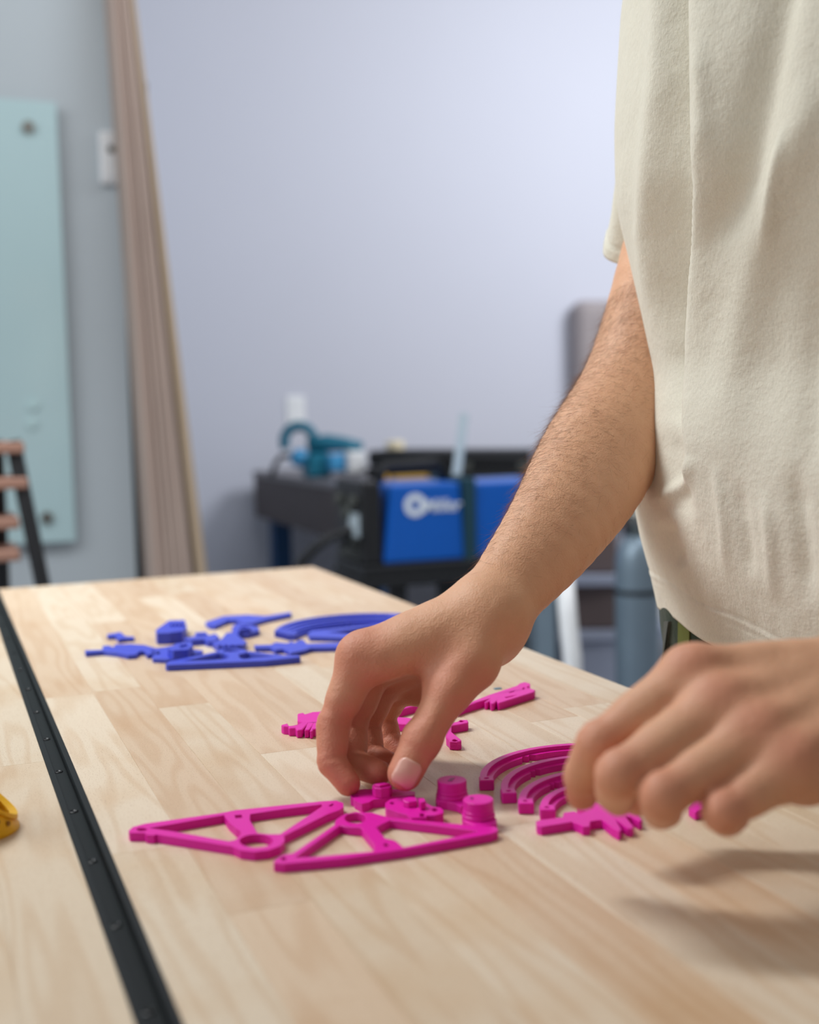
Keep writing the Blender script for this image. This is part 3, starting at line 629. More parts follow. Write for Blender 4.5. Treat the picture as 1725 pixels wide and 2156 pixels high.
def unit(v): return v/np.linalg.norm(v)
def finger(js, rs, knob=0.0):
    ch = [Cone(js[i], js[i+1], rs[i], rs[i+1]) for i in range(len(js)-1)]
    return ch
RED = []             # (point, radius, amount): flushed skin at knuckles and finger ends
def hand(Wr, idx, mid, rin, pin, thb, rad=1.0, volar_hint=v3(0,0,-1), wr=0.024):
    """each finger: [MCP, PIP, DIP, tip]; thumb: [CMC, MCP, IP, tip] as world points"""
    m_ = np.mean([idx[0], mid[0], rin[0], pin[0]], 0); ch = []
    kn = unit(pin[0] - idx[0]); ax = unit(m_ - Wr); vol = unit(np.cross(kn, ax))
    if vol@volar_hint < 0: vol = -vol
    fr = {0: (.0120, .0095, .0086, .0074), 1: (.0122, .0098, .0089, .0077), 2: (.0115, .0093, .0085, .0074), 3: (.0101, .0083, .0076, .0066)}
    palm = []; fing = []
    for i, f in enumerate((idx, mid, rin, pin)):
        r = [q*rad for q in fr[i]]
        ca = Wr + (f[0] - m_)*0.38 + ax*0.012
        palm.append(Cone(ca, f[0], 0.0158*rad, 0.0122*rad - 0.0008*(i == 3)))
        palm.append(Cone(ca + vol*0.009, f[0] + vol*0.008 - ax*0.009, 0.0150*rad, 0.0120*rad))
        d2 = unit(f[3] - f[2])
        c1 = Un(0.003, [Cone(f[0], f[1], r[0], r[1]*0.97), Cone(f[1], f[2], r[1]*0.99, r[2]*0.97), Cone(f[2], f[3], r[2]*0.99, r[3]),
                Ell(f[1], np.eye(3), [r[1]*1.0]*3), Cone((f[0]*0.75+f[1]*0.25) + vol*0.002, (f[0]*0.40+f[1]*0.60) + vol*0.001, r[0]*0.97, r[0]*0.90), Cone(f[1]*0.62+f[2]*0.38, f[1]*0.45+f[2]*0.55, r[1]*0.97, r[1]*0.93)])
        fing.append(c1)
        # knuckle on the back of the hand
        palm.append(Ell(f[0] - vol*0.0035 - ax*0.001, np.eye(3), [0.0105*rad]*3))
        # extensor tendon, slightly proud
        palm.append(Cone(ca - vol*0.012, f[0] - vol*0.0095 - ax*0.006, 0.0040, 0.0032))
        RED.append((f[0] - vol*0.008, 0.013, 0.55)); RED.append((f[1], 0.014, 0.6)); RED.append((f[3], 0.020, 0.75)); RED.append((f[2], 0.013, 0.45))
        b1 = unit(unit(f[1]-f[0]) + unit(f[2]-f[1])); GROOVES.append((f[1] + unit(np.cross(np.cross(f[1]-f[0], f[2]-f[1]), b1) + 1e-9)*0, b1, 0.0012, 0.0009, 0.012))
        b2 = unit(unit(f[2]-f[1]) + unit(f[3]-f[2])); GROOVES.append((f[2], b2, 0.0012, 0.0011, 0.011))
    t = thb
    th = Un(0.004, [Cone(t[1], t[2], 0.0120*rad, 0.0108*rad), Cone(t[2], t[3], 0.0112*rad, 0.0102*rad), Ell(t[2], np.eye(3), [0.0112*rad]*3)])
    thenar = Un(0.014, [Cone(t[0], t[1], 0.0175*rad, 0.0128*rad), Cone(t[0]*0.6 + t[1]*0.4 + vol*0.006, t[1] + (m_ - t[1])*0.10, 0.0150*rad, 0.0100*rad)])
    web = Cone(t[0]*0.35 + t[1]*0.65 + (idx[0] - t[1])*0.10, idx[0]*0.45 + Wr*0.55, 0.0085*rad, 0.0120*rad)
    tend = [Cone(Wr*0.7 + t[0]*0.3 - FW*0.016, t[1] - FW*0.0105, .0040, .0030), Cone(t[1] - FW*0.0100, t[2] - FW*0.0078, .0030, .0030)]
    web2 = Cone(t[1]*0.8 + t[0]*0.2 + (idx[0] - t[1])*0.22, idx[0]*0.62 + Wr*0.38, 0.0060*rad, 0.0110*rad)
    RED.append((t[3], 0.022, 0.6)); RED.append((t[2], 0.013, 0.35))
    hyp = Cone(Wr + (pin[0] - m_)*0.4 + vol*0.012 + ax*0.014, pin[0] + vol*0.010 - ax*0.016, 0.0150*rad, 0.0120*rad)
    b2 = unit(unit(t[2]-t[1]) + unit(t[3]-t[2]))
    for o_ in (-0.0024, 0.0004, 0.003): GROOVES.append((t[2] + b2*o_, b2, 0.0009, 0.0007, 0.012))
    palmU = Un(0.010, palm + [hyp])
    fingU = Un(0.0012, fing)
    return Un(0.007, [Un(0.010, [palmU, thenar, web, web2] + tend), fingU, th]), vol, ax

# right arm, reaching over the bench; joints from photo position and distance
Wr = D(1044, 1283, .748)
r_idx = [D(757,1386,.722), D(702,1526,.716), D(699,1604,.708), D(733,1650,.702)]
r_mid = [D(785,1384,.742), D(739,1532,.738), D(742,1606,.726), D(797,1627,.714)]
r_rin = [D(812,1404,.760), D(770,1532,.762), D(782,1592,.752), D(824,1610,.742)]
r_pin = [D(838,1434,.776), D(806,1514,.792), D(822,1560,.784), D(846,1583,.775)]
r_thb = [D(1012,1335,.735), D(950,1448,.714), D(888,1558,.700), D(853,1628,.692)]
RH, r_vol, r_ax = hand(Wr, r_idx, r_mid, r_rin, r_pin, r_thb, 1.0, volar_hint=v3(0.2, 0, -1))
El_r = D(1346, 792, .950); Sh_r = D(1575, 10, 1.03)
fa0 = D(1068, 1243, .765); fa1 = D(1166, 1117, .812); fa2 = D(1255, 972, .880)
side = unit(np.cross(El_r - Wr, FW))
def off(p, a): return p + side*a
def spline(keys, n):
    """Catmull-Rom through rows of numbers"""
    K = np.array(keys, float); K = np.vstack([2*K[0]-K[1], K, 2*K[-1]-K[-2]]); out = []
    for u in np.linspace(0, len(keys)-1, n):
        i = min(int(u), len(keys)-2); t = u - i; a, b_, c, d = K[i], K[i+1], K[i+2], K[i+3]
        out.append(0.5*(2*b_ + (c-a)*t + (2*a-5*b_+4*c-d)*t*t + (3*b_-a-3*c+d)*t**3))
    return np.array(out)
SP = spline([np.r_[Wr, .0168, .0055], np.r_[fa0, .0182, .0068], np.r_[fa1, .0250, .0090], np.r_[fa2, .0332, .0100], np.r_[El_r, .0375, .0045], np.r_[Sh_r*.35+El_r*.65, .0405, .0], np.r_[Sh_r, .050, .0]], 34)
r_arm = Un(0.012, [Un(0.0010, [Cone(p[:3] + side*p[4]*sg, q[:3] + side*q[4]*sg, p[3], q[3]) for p, q in zip(SP[:-1], SP[1:])]) for sg in (1, -1)])
# left arm, hand hovering nearer the camera
Wl = D(1848, 1436, .562)
l_idx = [D(1452,1426,.556), D(1262,1566,.546), D(1228,1632,.558), D(1226,1672,.566)]
l_mid = [D(1506,1496,.541), D(1306,1630,.523), D(1297,1666,.542), D(1303,1682,.556)]
l_rin = [D(1582,1556,.529), D(1396,1676,.512), D(1392,1702,.532), D(1402,1708,.548)]
l_pin = [D(1658,1616,.519), D(1524,1708,.507), D(1530,1722,.525), D(1546,1720,.538)]
l_thb = [D(1770,1470,.592), D(1610,1550,.612), D(1450,1628,.615), D(1345,1672,.592)]
LH, l_vol, l_ax = hand(Wl, l_idx, l_mid, l_rin, l_pin, l_thb, 1.04, volar_hint=FW)
El_l = v3(.62, .33, 1.11); Sh_l = v3(.615, .46, 1.425)
mid_l = Wl*0.5 + El_l*0.5
l_arm = Un(0.02, [Cone(Wl, mid_l, .0265, .036), Cone(mid_l, El_l, .036, .043), Cone(El_l, Sh_l, .043, .052)])
TC = v3(.600, .650, 0)                                  # torso axis
hx = v3(-1, 0, 0)
torso = Un(0.05, [Cone(TC+v3(.01,0,.93), TC+v3(.01,0,1.30), .080, .085), Cone(TC+v3(.01,.08,1.38), TC+v3(.01,-.08,1.38), .07, .07),
        Cone(Sh_r*0.9 + (TC+v3(0,0,1.42))*0.1, TC+v3(.01,.05,1.42), .045, .06), Cone(Sh_l*0.9 + (TC+v3(0,0,1.42))*0.1, TC+v3(.01,-.05,1.42), .045, .06),
        Cone(TC+v3(.01,0,1.42), TC+v3(-.02,0,1.60), .062, .056)])
HC_ = TC + v3(-.045, 0, 1.70)
head = Un(0.02, [Ell(HC_+v3(.02,0,.02), np.eye(3), [.100,.076,.108]), Ell(HC_+v3(-.03,0,-.055), np.eye(3), [.060,.055,.065]),
        Un(0.008, [Cone(HC_+v3(-.082,0,.015), HC_+v3(-.104,0,-.022), .009, .012), Ell(HC_+v3(-.09,.010,-.024), np.eye(3), [.010]*3), Ell(HC_+v3(-.09,-.010,-.024), np.eye(3), [.010]*3)]),
        Ell(HC_+v3(-.084,0,-.060), np.eye(3), [.010,.022,.006]), Ell(HC_+v3(-.082,0,-.072), np.eye(3), [.010,.020,.006]),
        Ell(HC_+v3(-.070,.032,.020), np.eye(3), [.014,.018,.010]), Ell(HC_+v3(-.070,-.032,.020), np.eye(3), [.014,.018,.010]),
        Ell(HC_+v3(.012,.078,-.008), np.eye(3), [.020,.010,.032]), Ell(HC_+v3(.012,-.078,-.008), np.eye(3), [.020,.010,.032])])
BODY = Un(0.03, [Un(0.020, [RH, r_arm]), Un(0.010, [LH, l_arm]), torso, head])
blo = np.array([0.05, 0.15, ZT - 0.01]); bhi = np.array([0.80, 0.98, 1.86])
bv, bq = mesh_field(BODY, blo, bhi, 0.0015)
ploc = (TC[0] + 0.04, TC[1], 0.0)
person = bpy.data.objects.new('person', fastmesh('person', bv, bq, ploc)); COL.objects.link(person); person.location = ploc
person.data.materials.append(M['skin'])
tag(person, 'person in a cream t-shirt leaning over the bench, sorting printed parts with both hands', 'person')
fl = np.zeros(len(bv))
for q, r, a in RED:
    d2 = ((bv - q)**2).sum(1); fl = np.maximum(fl, a*np.exp(-d2/(r*r)))
# whole fingers and palm are a little redder than the forearm
for q in r_idx + r_mid + r_rin + r_pin + r_thb[1:]:
    fl = np.maximum(fl, 0.58*np.exp(-((bv - q)**2).sum(1)/0.026**2))
for q in l_idx + l_mid + l_rin + l_pin:
    fl = np.maximum(fl, 0.30*np.exp(-((bv - q)**2).sum(1)/0.022**2))
at = person.data.attributes.new('flush', 'FLOAT', 'POINT'); at.data.foreach_set('value', fl.astype(np.float32))

def nail(tip, dip, nrm, wid, leng, name='fingernail'):
    ax = unit(tip - dip); nrm = unit(nrm - ax*(nrm@ax)); sd = np.cross(ax, nrm)
    nu, nv_ = 11, 11; P = []
    c0 = tip + ax*0.001
    for j in range(nv_):
        v_ = -0.5 + j/(nv_-1)
        for i in range(nu):
            u_ = -1 + 2*i/(nu-1)
            rr = 1.0 if abs(v_) < 0.25 else math.sqrt(max(0.02, 1 - ((abs(v_)-0.25)/0.27)**2*0.75))
            P.append(c0 + ax*(v_*leng) + sd*(u_*wid/2*rr) + nrm*0.014)
    P = np.array(P); dr = -nrm
    for it in range(14):
        f_ = field(BODY, P, c0, 0.06) - 0.00045
        P = P + dr*np.clip(f_, -0.003, 0.003)[:, None]*0.9
    Fc = [(j*nu+i, j*nu+i+1, (j+1)*nu+i+1, (j+1)*nu+i) for j in range(nv_-1) for i in range(nu-1)]
    o = link(name, P, Fc, 'nail', person, True)
    s_ = o.modifiers.new('solid', 'SOLIDIFY'); s_.thickness = 0.0006; s_.offset = 0
    return o
nail(r_thb[3], r_thb[2], -FW + UP*0.25 + RT*0.15, 0.0142, 0.0150)

# forearm hair
def hairs(count, centre_line, name):
    nrmv = np.zeros_like(bv)
    a, b_, c_ = bv[bq[:,0]], bv[bq[:,1]], bv[bq[:,3]]
    fn = np.cross(b_ - a, c_ - a)
    for k in range(4):
        for ax_ in range(3): nrmv[:, ax_] += np.bincount(bq[:, k], fn[:, ax_], len(bv))
    nrmv /= np.linalg.norm(nrmv, axis=1)[:, None] + 1e-12
    A, Bp = centre_line; L_ = Bp - A; ll = L_@L_
    t = ((bv - A)@L_)/ll; dist = np.linalg.norm(bv - A - t[:, None]*L_, axis=1)
    w = ((t > 0.02) & (t < 1.0) & (dist < 0.07) & ((nrmv@(-FW)) > -0.45)).astype(float)
    outer = nrmv@unit(-RT + UP*0.4 - FW*0.3)                # hair grows densest on the outer side
    w *= np.clip(0.25 + outer, 0.04, 1.2)*np.clip(t*2.4, 0.12, 1)
    idx = rng.choice(len(bv), count, replace=False, p=w/w.sum())
    cu = bpy.data.curves.new(name, 'CURVE'); cu.dimensions = '3D'; cu.bevel_depth = 0.00005; cu.bevel_resolution = 0; cu.resolution_u = 1
    down = -unit(L_)
    for i in idx:
        n_ = nrmv[i]; d = unit(down + 0.75*unit(np.cross(n_, L_))*(0.4 + 0.6*rng.random()) + 0.35*rng.normal(size=3)); d = unit(d - n_*(d@n_)*0.9)
        ln = rng.uniform(0.005, 0.015); p = bv[i] - n_*0.0004; sp = cu.splines.new('POLY'); sp.points.add(3)
        lift = rng.uniform(0.15, 0.55); cur = rng.normal(size=3)*0.25
        for q in range(4):
            s_ = q/3; pt = p + (d*s_ + n_*lift*s_*(1 - 0.45*s_) + cur*s_*s_)*ln
            pt = pt - np.array(ploc); sp.points[q].co = (pt[0], pt[1], pt[2], 1); sp.points[q].radius = 1 - 0.75*s_
    cu.materials.append(M['hair'])
    o = bpy.data.objects.new(name, cu); COL.objects.link(o); o.parent = person; tag(o, kind='stuff'); return o
hairs(5000, (Wr, El_r + (El_r - Wr)*0.12), 'forearm_hair')

# ------------------------------------------------------------------ t-shirt
def interp(z, tab):
    g = np.arange(.80, 1.70, .002); v = np.interp(g, [q[0] for q in tab], [q[1] for q in tab])
    k = np.exp(-(np.arange(-30, 31)*.002/.016)**2); k /= k.sum(); v = np.convolve(np.pad(v, 30, 'edge'), k, 'valid')
    return np.interp(z, g, v)
CX = [(.88,.630),(.905,.627),(.934,.620),(.964,.611),(.985,.608),(1.012,.606),(1.06,.608),(1.112,.619),(1.16,.614),(1.204,.602),(1.241,.590),(1.30,.588),(1.404,.594),(1.56,.60)]
AA = [(.88,.122),(1.0,.125),(1.2,.124),(1.40,.118),(1.45,.105),(1.49,.088),(1.53,.072)]
BB = [(.88,.205),(1.0,.208),(1.2,.210),(1.40,.212),(1.44,.196),(1.47,.16),(1.50,.115),(1.53,.082)]
FOLDS = [  # polyline in photo pixels, height (m), half width (px), kind
    ([(1395,-20),(1392,150),(1372,330),(1362,500),(1375,640),(1398,800)], .0075, 26, 'r'),
    ([(1440,-20),(1442,200),(1436,480),(1432,700),(1440,900)], -.0085, 32, 'r'),
    ([(1473,-30),(1478,250),(1489,400),(1478,560),(1468,700),(1465,900),(1472,1050),(1490,1180)], .0115, 14, 's'),
    ([(1452,-30),(1457,250),(1466,400),(1455,560),(1445,700),(1443,900),(1450,1000)], -.0070, 17, 'r'),
    ([(1650,-20),(1615,160),(1570,380),(1520,520),(1495,620)], -.0085, 36, 'r'),
    ([(1740,60),(1690,260),(1640,420),(1590,620),(1550,850),(1520,1050)], .0070, 40, 'r'),
    ([(1500,60),(1510,250),(1500,380)], .0035, 16, 'r'),
    ([(1660,240),(1640,420),(1625,560)], .0030, 12, 'r'),
    ([(1410,880),(1425,980),(1440,1060),(1470,1100)], -.0055, 26, 'r'),
    ([(1368,1030),(1400,1045),(1450,1010),(1480,950)], .0050, 16, 'r'),
    ([(1430,700),(1432,800),(1425,930)], -.0050, 22, 'r'),
    ([(1395,1090),(1410,1150),(1440,1200)], -.0060, 20, 'r'),
    ([(1560,1000),(1570,1100),(1585,1230)], -.0035, 14, 'r'),
    ([(1610,1020),(1622,1140),(1628,1280)], .0030, 12, 'r'),
    ([(1670,960),(1690,1120),(1705,1290)], -.0045, 20, 'r'),
    ([(1740,500),(1720,800),(1700,1050)], -.0040, 30, 'r'),
    ([(1520,960),(1530,1100),(1535,1230)], .0030, 10, 'r'),
]
def poly_dist(px, py, pl):
    best = np.full(px.shape, 1e9); sgn = np.zeros(px.shape); along = np.zeros(px.shape); tot = 0
    Ls = [math.hypot(pl[i+1][0]-pl[i][0], pl[i+1][1]-pl[i][1]) for i in range(len(pl)-1)]; T_ = sum(Ls)
    for i in range(len(pl)-1):
        ax, ay = pl[i]; bx, by = pl[i+1]; dx, dy = bx-ax, by-ay; l2 = dx*dx+dy*dy
        t = np.clip(((px-ax)*dx + (py-ay)*dy)/l2, 0, 1); ex, ey = px-ax-t*dx, py-ay-t*dy; d = np.hypot(ex, ey)
        s_ = np.sign(-(dx*ey - dy*ex)); mk = d < best
        best = np.where(mk, d, best); sgn = np.where(mk, s_, sgn); along = np.where(mk, (tot + t*Ls[i])/T_, along); tot += Ls[i]
    return best, sgn, along
nth, nz = 460, 330
zz = np.concatenate([np.linspace(0.905, 1.42, 270), np.linspace(1.422, 1.53, 60)])
th = np.linspace(0, 2*math.pi, nth, endpoint=False)
TH, ZZ = np.meshgrid(th, zz)
def wav(t, ph, k): return np.sin(k*t + ph)
def shirt_pos(TH, ZZ):
    cx = interp(ZZ, CX); a = interp(ZZ, AA); b_ = interp(ZZ, BB)
    ex = 2.3
    c, s_ = np.cos(TH), np.sin(TH); rr = (np.abs(c)**ex + np.abs(s_)**ex)**(-1/ex)
    nx, ny = c/a, s_/b_; nn = np.hypot(nx, ny); nx, ny = nx/nn, ny/nn
    return cx - a*c*rr, TC[1] + b_*s_*rr, -nx, ny
X_, Y_, NX, NY = shirt_pos(TH, ZZ)
hemw = np.clip((1.10 - ZZ)/0.2, 0, 1)
# hem line droops and waves
zlow = 0.905 + 0.010*np.sin(2*TH + 0.6) + 0.006*np.sin(5*TH + 1.1)
tt_ = np.clip((TH - .1)/.6, 0, 1); tt_ = tt_*tt_*(3 - 2*tt_)*(1 - np.clip((TH - 1.5)/1.0, 0, 1)); zlow = zlow + 0.019*tt_
ZZ2 = np.where(ZZ < 1.1, zlow + (ZZ - 0.905)*(1.1 - zlow)/(1.1 - 0.905), ZZ)
P_ = np.stack([X_, Y_, ZZ2], -1)
v_ = P_ - CAM; dd = v_@FW; qx = W/2 + F*(v_@RT)/dd; qy = H/2 - F*(v_@UP)/dd
disp = 0.0025*wav(TH, 0.3, 9)*hemw + 0.0035*wav(TH, 1.7, 5) + 0.002*wav(TH + ZZ*4, .9, 13)*hemw
disp *= np.where(qx < 1800, 0.35, 1.0)
facing = np.clip(-(NX*(v_[..., 0]) + NY*(v_[..., 1]))*4 + 0.4, 0, 1)
for pl, amp, wd, kind in FOLDS:
    d, sg, al = poly_dist(qx, qy, pl); fade = np.clip(np.minimum(al, 1 - al)*3.2, 0.0, 1); fade = fade*fade*(3 - 2*fade)
    if pl[0][1] < 0: fade = np.where(al < 0.5, 1, fade)
    if kind == 'r': g = np.exp(-(d/wd)**2)
    else:           # overlapping fold: sharp on the left, long on the right
        g = np.where(sg > 0, np.exp(-(d/(wd*6.0))**2), np.exp(-(d/(wd*1.1))**2))
    disp = disp + amp*g*fade*facing
# hem band: two stitch lines, cloth doubled below them
hz = ZZ2 - zlow
disp = disp + 0.0006*np.clip((0.031 - hz)/0.002, 0, 1) - 0.0008*np.exp(-((hz - 0.0305)/0.0012)**2) - 0.0005*np.exp(-((hz - 0.024)/0.0008)**2)
disp = disp + 0.0003*np.sin(TH*70)*np.exp(-((hz - 0.034)/0.010)**2)
P_[..., 0] += NX*disp; P_[..., 1] += NY*disp
nzr = len(zz); sv = P_.reshape(-1, 3)
i_, k_ = np.meshgrid(np.arange(nzr-1), np.arange(nth), indexing='ij'); k2 = (k_+1) % nth
sq = np.stack([i_*nth+k_, (i_+1)*nth+k_, (i_+1)*nth+k2, i_*nth+k2], -1).reshape(-1, 4)
def child(name, verts, quads, mat, parent, thick=None):
    o = bpy.data.objects.new(name, fastmesh(name, np.asarray(verts, float), np.asarray(quads), ploc)); COL.objects.link(o)
    o.data.materials.append(M[mat]); o.parent = parent; o['o'] = tuple(ploc)
    if thick:
        s_ = o.modifiers.new('solid', 'SOLIDIFY'); s_.thickness = thick; s_.offset = -1
    return o
shirt = child('t_shirt', sv, sq, 'shirt', person, 0.0014)
shirt['label'] = 'cream cotton t-shirt with vertical folds'
def sleeve(cs, rs, name='sleeve', seed=0):
    cs = [np.asarray(c_, float) for c_ in cs]; m_ = 70; nn_ = 150
    tt = np.linspace(0, len(cs)-1, m_); C_ = np.stack([np.interp(tt, range(len(cs)), [c_[k] for c_ in cs]) for k in range(3)], 1)
    Rr = np.interp(tt, range(len(cs)), rs)
    for _ in range(10): C_[1:-1] = (C_[:-2] + C_[2:] + 2*C_[1:-1])/4
    V = []
    for i in range(m_):
        t = unit(C_[min(i+1, m_-1)] - C_[max(i-1, 0)]); u = unit(np.cross(t, v3(1,0,0))); w = np.cross(t, u); s_ = i/(m_-1)
        hb = 0.0013 if s_ > 0.93 else 0.0; hb -= 0.0012*math.exp(-((s_ - 0.925)/0.008)**2)
        a = np.linspace(0, 2*math.pi, nn_, endpoint=False)
        r = Rr[i]*(1 + 0.05*np.sin(3*a + seed + 2*s_) + 0.03*np.sin(7*a + 3*s_ + seed)) + hb
        V.append(C_[i] + r[:, None]*(np.cos(a)[:, None]*u + np.sin(a)[:, None]*w))
    V = np.concatenate(V); i_, k_ = np.meshgrid(np.arange(m_-1), np.arange(nn_), indexing='ij'); k2 = (k_+1) % nn_
    q = np.stack([i_*nn_+k_, i_*nn_+k2, (i_+1)*nn_+k2, (i_+1)*nn_+k_], -1).reshape(-1, 4)
    o = child(name, V, q, 'shirt', shirt, 0.0014); return o
sleeve([D(1530,-90,1.01), D(1452,20,.975), D(1428,200,.960), D(1420,360,.968), D(1408,450,.984), D(1403,520,1.002)], [.060, .054, .046, .0445, .0455, .0500])
sl = Sh_l*0.35 + El_l*0.65
sleeve([Sh_l + v3(-.01,.05,.0), Sh_l + v3(0,0,-.03), Sh_l*0.7 + El_l*0.3, sl], [.062, .066, .066, .068], seed=2)
# collar band
a = np.linspace(0, 2*math.pi, 60, endpoint=False)
MB().tube([(TC[0] - .072*math.cos(q), TC[1] + .082*math.sin(q), 1.532) for q in list(a) + [0]], 0.006, 8, False).build('collar', 'shirt', shirt)

# ------------------------------------------------------------------ trousers, shoes, hair
HB = v3(.615, .661, 0)
trous = Un(0.05, [Cone(HB+v3(0,.085,.935), HB+v3(0,-.085,.935), .096, .096), Cone(HB+v3(.015,.08,.87), HB+v3(.015,-.08,.87), .090, .090),
    Cone(HB+v3(.055,.10,.80), HB+v3(.075,.11,.45), .090, .072), Cone(HB+v3(.075,.11,.45), HB+v3(.08,.115,.06), .072, .056),
    Cone(HB+v3(.055,-.10,.80), HB+v3(.075,-.11,.45), .090, .072), Cone(HB+v3(.075,-.11,.45), HB+v3(.08,-.115,.06), .072, .056)])
plain_f = lambda nd, p, c=None, h=None: evn(nd, p)
tv, tq = mesh_field(trous, np.array([.45, .35, 0.0]), np.array([.90, .98, 1.06]), 0.006, plain_f)
tr = child('trousers', tv, tq, 'trouser', person); tr['label'] = 'dark green trousers'
def strip(name, p0, p1, wpx, mat, d):
    """a narrow cloth strip lying on the trouser front, from photo pixel p0 down to p1"""
    a0 = [D(p0[0]-wpx/2, p0[1], d), D(p0[0]+wpx/2, p0[1], d), D(p1[0]+wpx/2, p1[1], d), D(p1[0]-wpx/2, p1[1], d)]
    V = []
    for p in a0:
        L0 = np.linalg.norm(p - CAM); r = (p - CAM)/L0; t = 0.6*L0
        for _ in range(80):
            e = evn(trous, (CAM + r*t)[None])[0]
            if e < 2e-4 or t > 1.25*L0: break
            t += e*0.9
        V.append(CAM + r*(t if t <= 1.25*L0 else L0))
    n_ = unit(np.cross(V[1]-V[0], V[3]-V[0])); n_ = n_ if n_@FW < 0 else -n_
    V8 = [q - n_*0.001 for q in V] + [q + n_*0.0025 for q in V]
    return MB().hexa(V8).build(name, mat, tr)
strip('belt_loop', (1446, 1285), (1444, 1400), 24, 'olive', .93)
strip('pocket_trim', (1409, 1308), (1405, 1400), 9, 'greytrim', .93)
for s_ in (.115, -.115):
    sh = Un(0.02, [Ell(HB+v3(.02,s_,.045), np.eye(3), [.13,.048,.045]), Ell(HB+v3(.08,s_,.06), np.eye(3), [.06,.045,.06])])
    def shf(nd, p, c=None, h=None): return np.maximum(evn(nd, p), 0.003 - p[:, 2])
    shv, shq = mesh_field(sh, np.array([.40, HB[1]+s_-.08, -0.005]), np.array([.85, HB[1]+s_+.08, .15]), 0.006, shf)
    child('shoe', shv, shq, 'blackp', person)
hr = Un(0.02, [Ell(HC_+v3(.028,0,.035), np.eye(3), [.106,.084,.108])])
def hrf(nd, p, c=None, h=None): return np.maximum(evn(nd, p), -(p[:, 2] - (HC_[2] + 0.045)) - np.clip((p[:, 0] - HC_[0])*1.6, -0.03, 0.12))
hv, hq = mesh_field(hr, HC_ - v3(.14,.14,.14), HC_ + v3(.20,.14,.20), 0.005, hrf)
child('hair', hv, hq, 'headhair', person)

# ------------------------------------------------------------------ things along the walls
# glass board on the nearer wall
def onw(px, py, d=0.0): return PY(px, py, Y_LEFT - d)
g1 = onw(122, 216, .03); g2 = onw(157, 1140, .03); gx1 = (g1[0]+g2[0])/2; gz0, gz1 = g2[2], g1[2]; gx0 = gx1 - 1.83
gb_ = empty('glass_board', (gx1 - .9, Y_LEFT - .03, gz0), 'pale aqua frameless glass writing board on steel standoffs', 'board')
bevel(MB().box((gx0, Y_LEFT-.030, gz0), (gx1, Y_LEFT-.022, gz1)).build('pane', 'glass', gb_), .002)
for bx in (gx0 + .075, gx1 - .075):
    for bz in (gz0 + .07, gz1 - .07):
        so = MB(); P0 = np.array([bx, Y_LEFT - .040, bz]); so.tube([P0, P0 + v3(0, .010, 0)], .016, 16).build('standoff_cap', 'steel', gb_)
        MB().tube([P0 + v3(0, .018, 0), P0 + v3(0, .0395, 0)], .010, 12).build('standoff_post', 'steel', gb_)
for (a, b_), lb in (((70, 853), 'small clear magnet on the glass board, upper of the pair'), ((67, 892), 'small clear magnet on the glass board, lower of the pair')):
    p = onw(a, b_, .030); MB().tube([p - v3(0, .006, 0), p], .013, 16).build('magnet', 'glassedge', label=lb, cat='magnet', group='magnets on the glass board')
# wall control
p = onw(229, 335, 0.0); w_ = .026
wc = empty('wall_control', (p[0], Y_LEFT, p[2] - .07), 'white rounded control unit on the grey wall beside the leaning sheets', 'wall control')
bevel(MB().box((p[0]-w_, Y_LEFT-.022, p[2]-.072), (p[0]+w_, Y_LEFT, p[2]+.072)).build('case', 'white', wc), .012, 3)
MB().tube([(p[0]+.004, Y_LEFT-.0245, p[2]+.022), (p[0]+.004, Y_LEFT-.021, p[2]+.022)], .010, 14).build('sensor', 'greytrim', wc)
bevel(MB().box((p[0]-.018, Y_LEFT-.0245, p[2]-.055), (p[0]+.018, Y_LEFT-.021, p[2]-.005)).build('cover', 'white', wc), .003)
# outlet on the back wall
p = PY(622, 864, Y_BACK); ol = empty('wall_outlet', (p[0], Y_BACK, p[2]-.06), 'white wall outlet plate above the grey work table', 'outlet')
bevel(MB().box((p[0]-.042, Y_BACK-.008, p[2]-.062), (p[0]+.042, Y_BACK, p[2]+.062)).build('plate', 'white', ol), .004)
for dz in (.028, -.028): bevel(MB().box((p[0]-.018, Y_BACK-.011, p[2]+dz-.016), (p[0]+.018, Y_BACK-.007, p[2]+dz+.016)).build('socket', 'white', ol), .004)

# long boards leaning in the corner, seen edge on
YB, YTp, ZTOP = 3.11, 3.255, 2.44
def yat(z): return YB + (YTp - YB)*z/ZTOP
def hitb(px, py):
    Y = 3.2
    for _ in range(4): q = PY(px, py, Y); Y = yat(q[2])
    return q
b0, b1 = hitb(322, 1210), hitb(438, 1210); t0, t1 = hitb(236, 0), hitb(288, 0)
fr = [(0.0, .125, 'ply'), (.14, .27, 'ply'), (.285, .40, 'ply'), (.42, .55, 'ply'), (.565, .70, 'ply'), (.80, 1.0, 'mdf')]
SL = ['grey brown board leaning closest to the wall corner', 'second grey brown leaning board from the wall corner', 'third grey brown leaning board from the wall corner', 'fourth grey brown leaning board from the wall corner', 'fifth grey brown leaning board from the wall corner', 'pale tan board leaning outermost, farthest from the glass board']
for k, (f0, f1, mt_) in enumerate(fr):
    def lx(f, z):
        a = b0[0] + (b1[0]-b0[0])*f; t = t0[0] + (t1[0]-t0[0])*f
        return a + (t - a)*(z - b0[2])/(t0[2] - b0[2])
    dy = 0.004*((k*7) % 4); V8 = []
    for z in (0.0, ZTOP):
        xa, xb = lx(f0, z), lx(f1, z)
        V8 += [(xa, yat(z)+dy, z), (xb, yat(z)+dy, z), (xb, yat(z)+.135, z), (xa, yat(z)+.135, z)]
    bevel(MB().hexa(V8).build('board', mt_, label=SL[k], cat='board', group='boards leaning by the wall corner'), .0015)
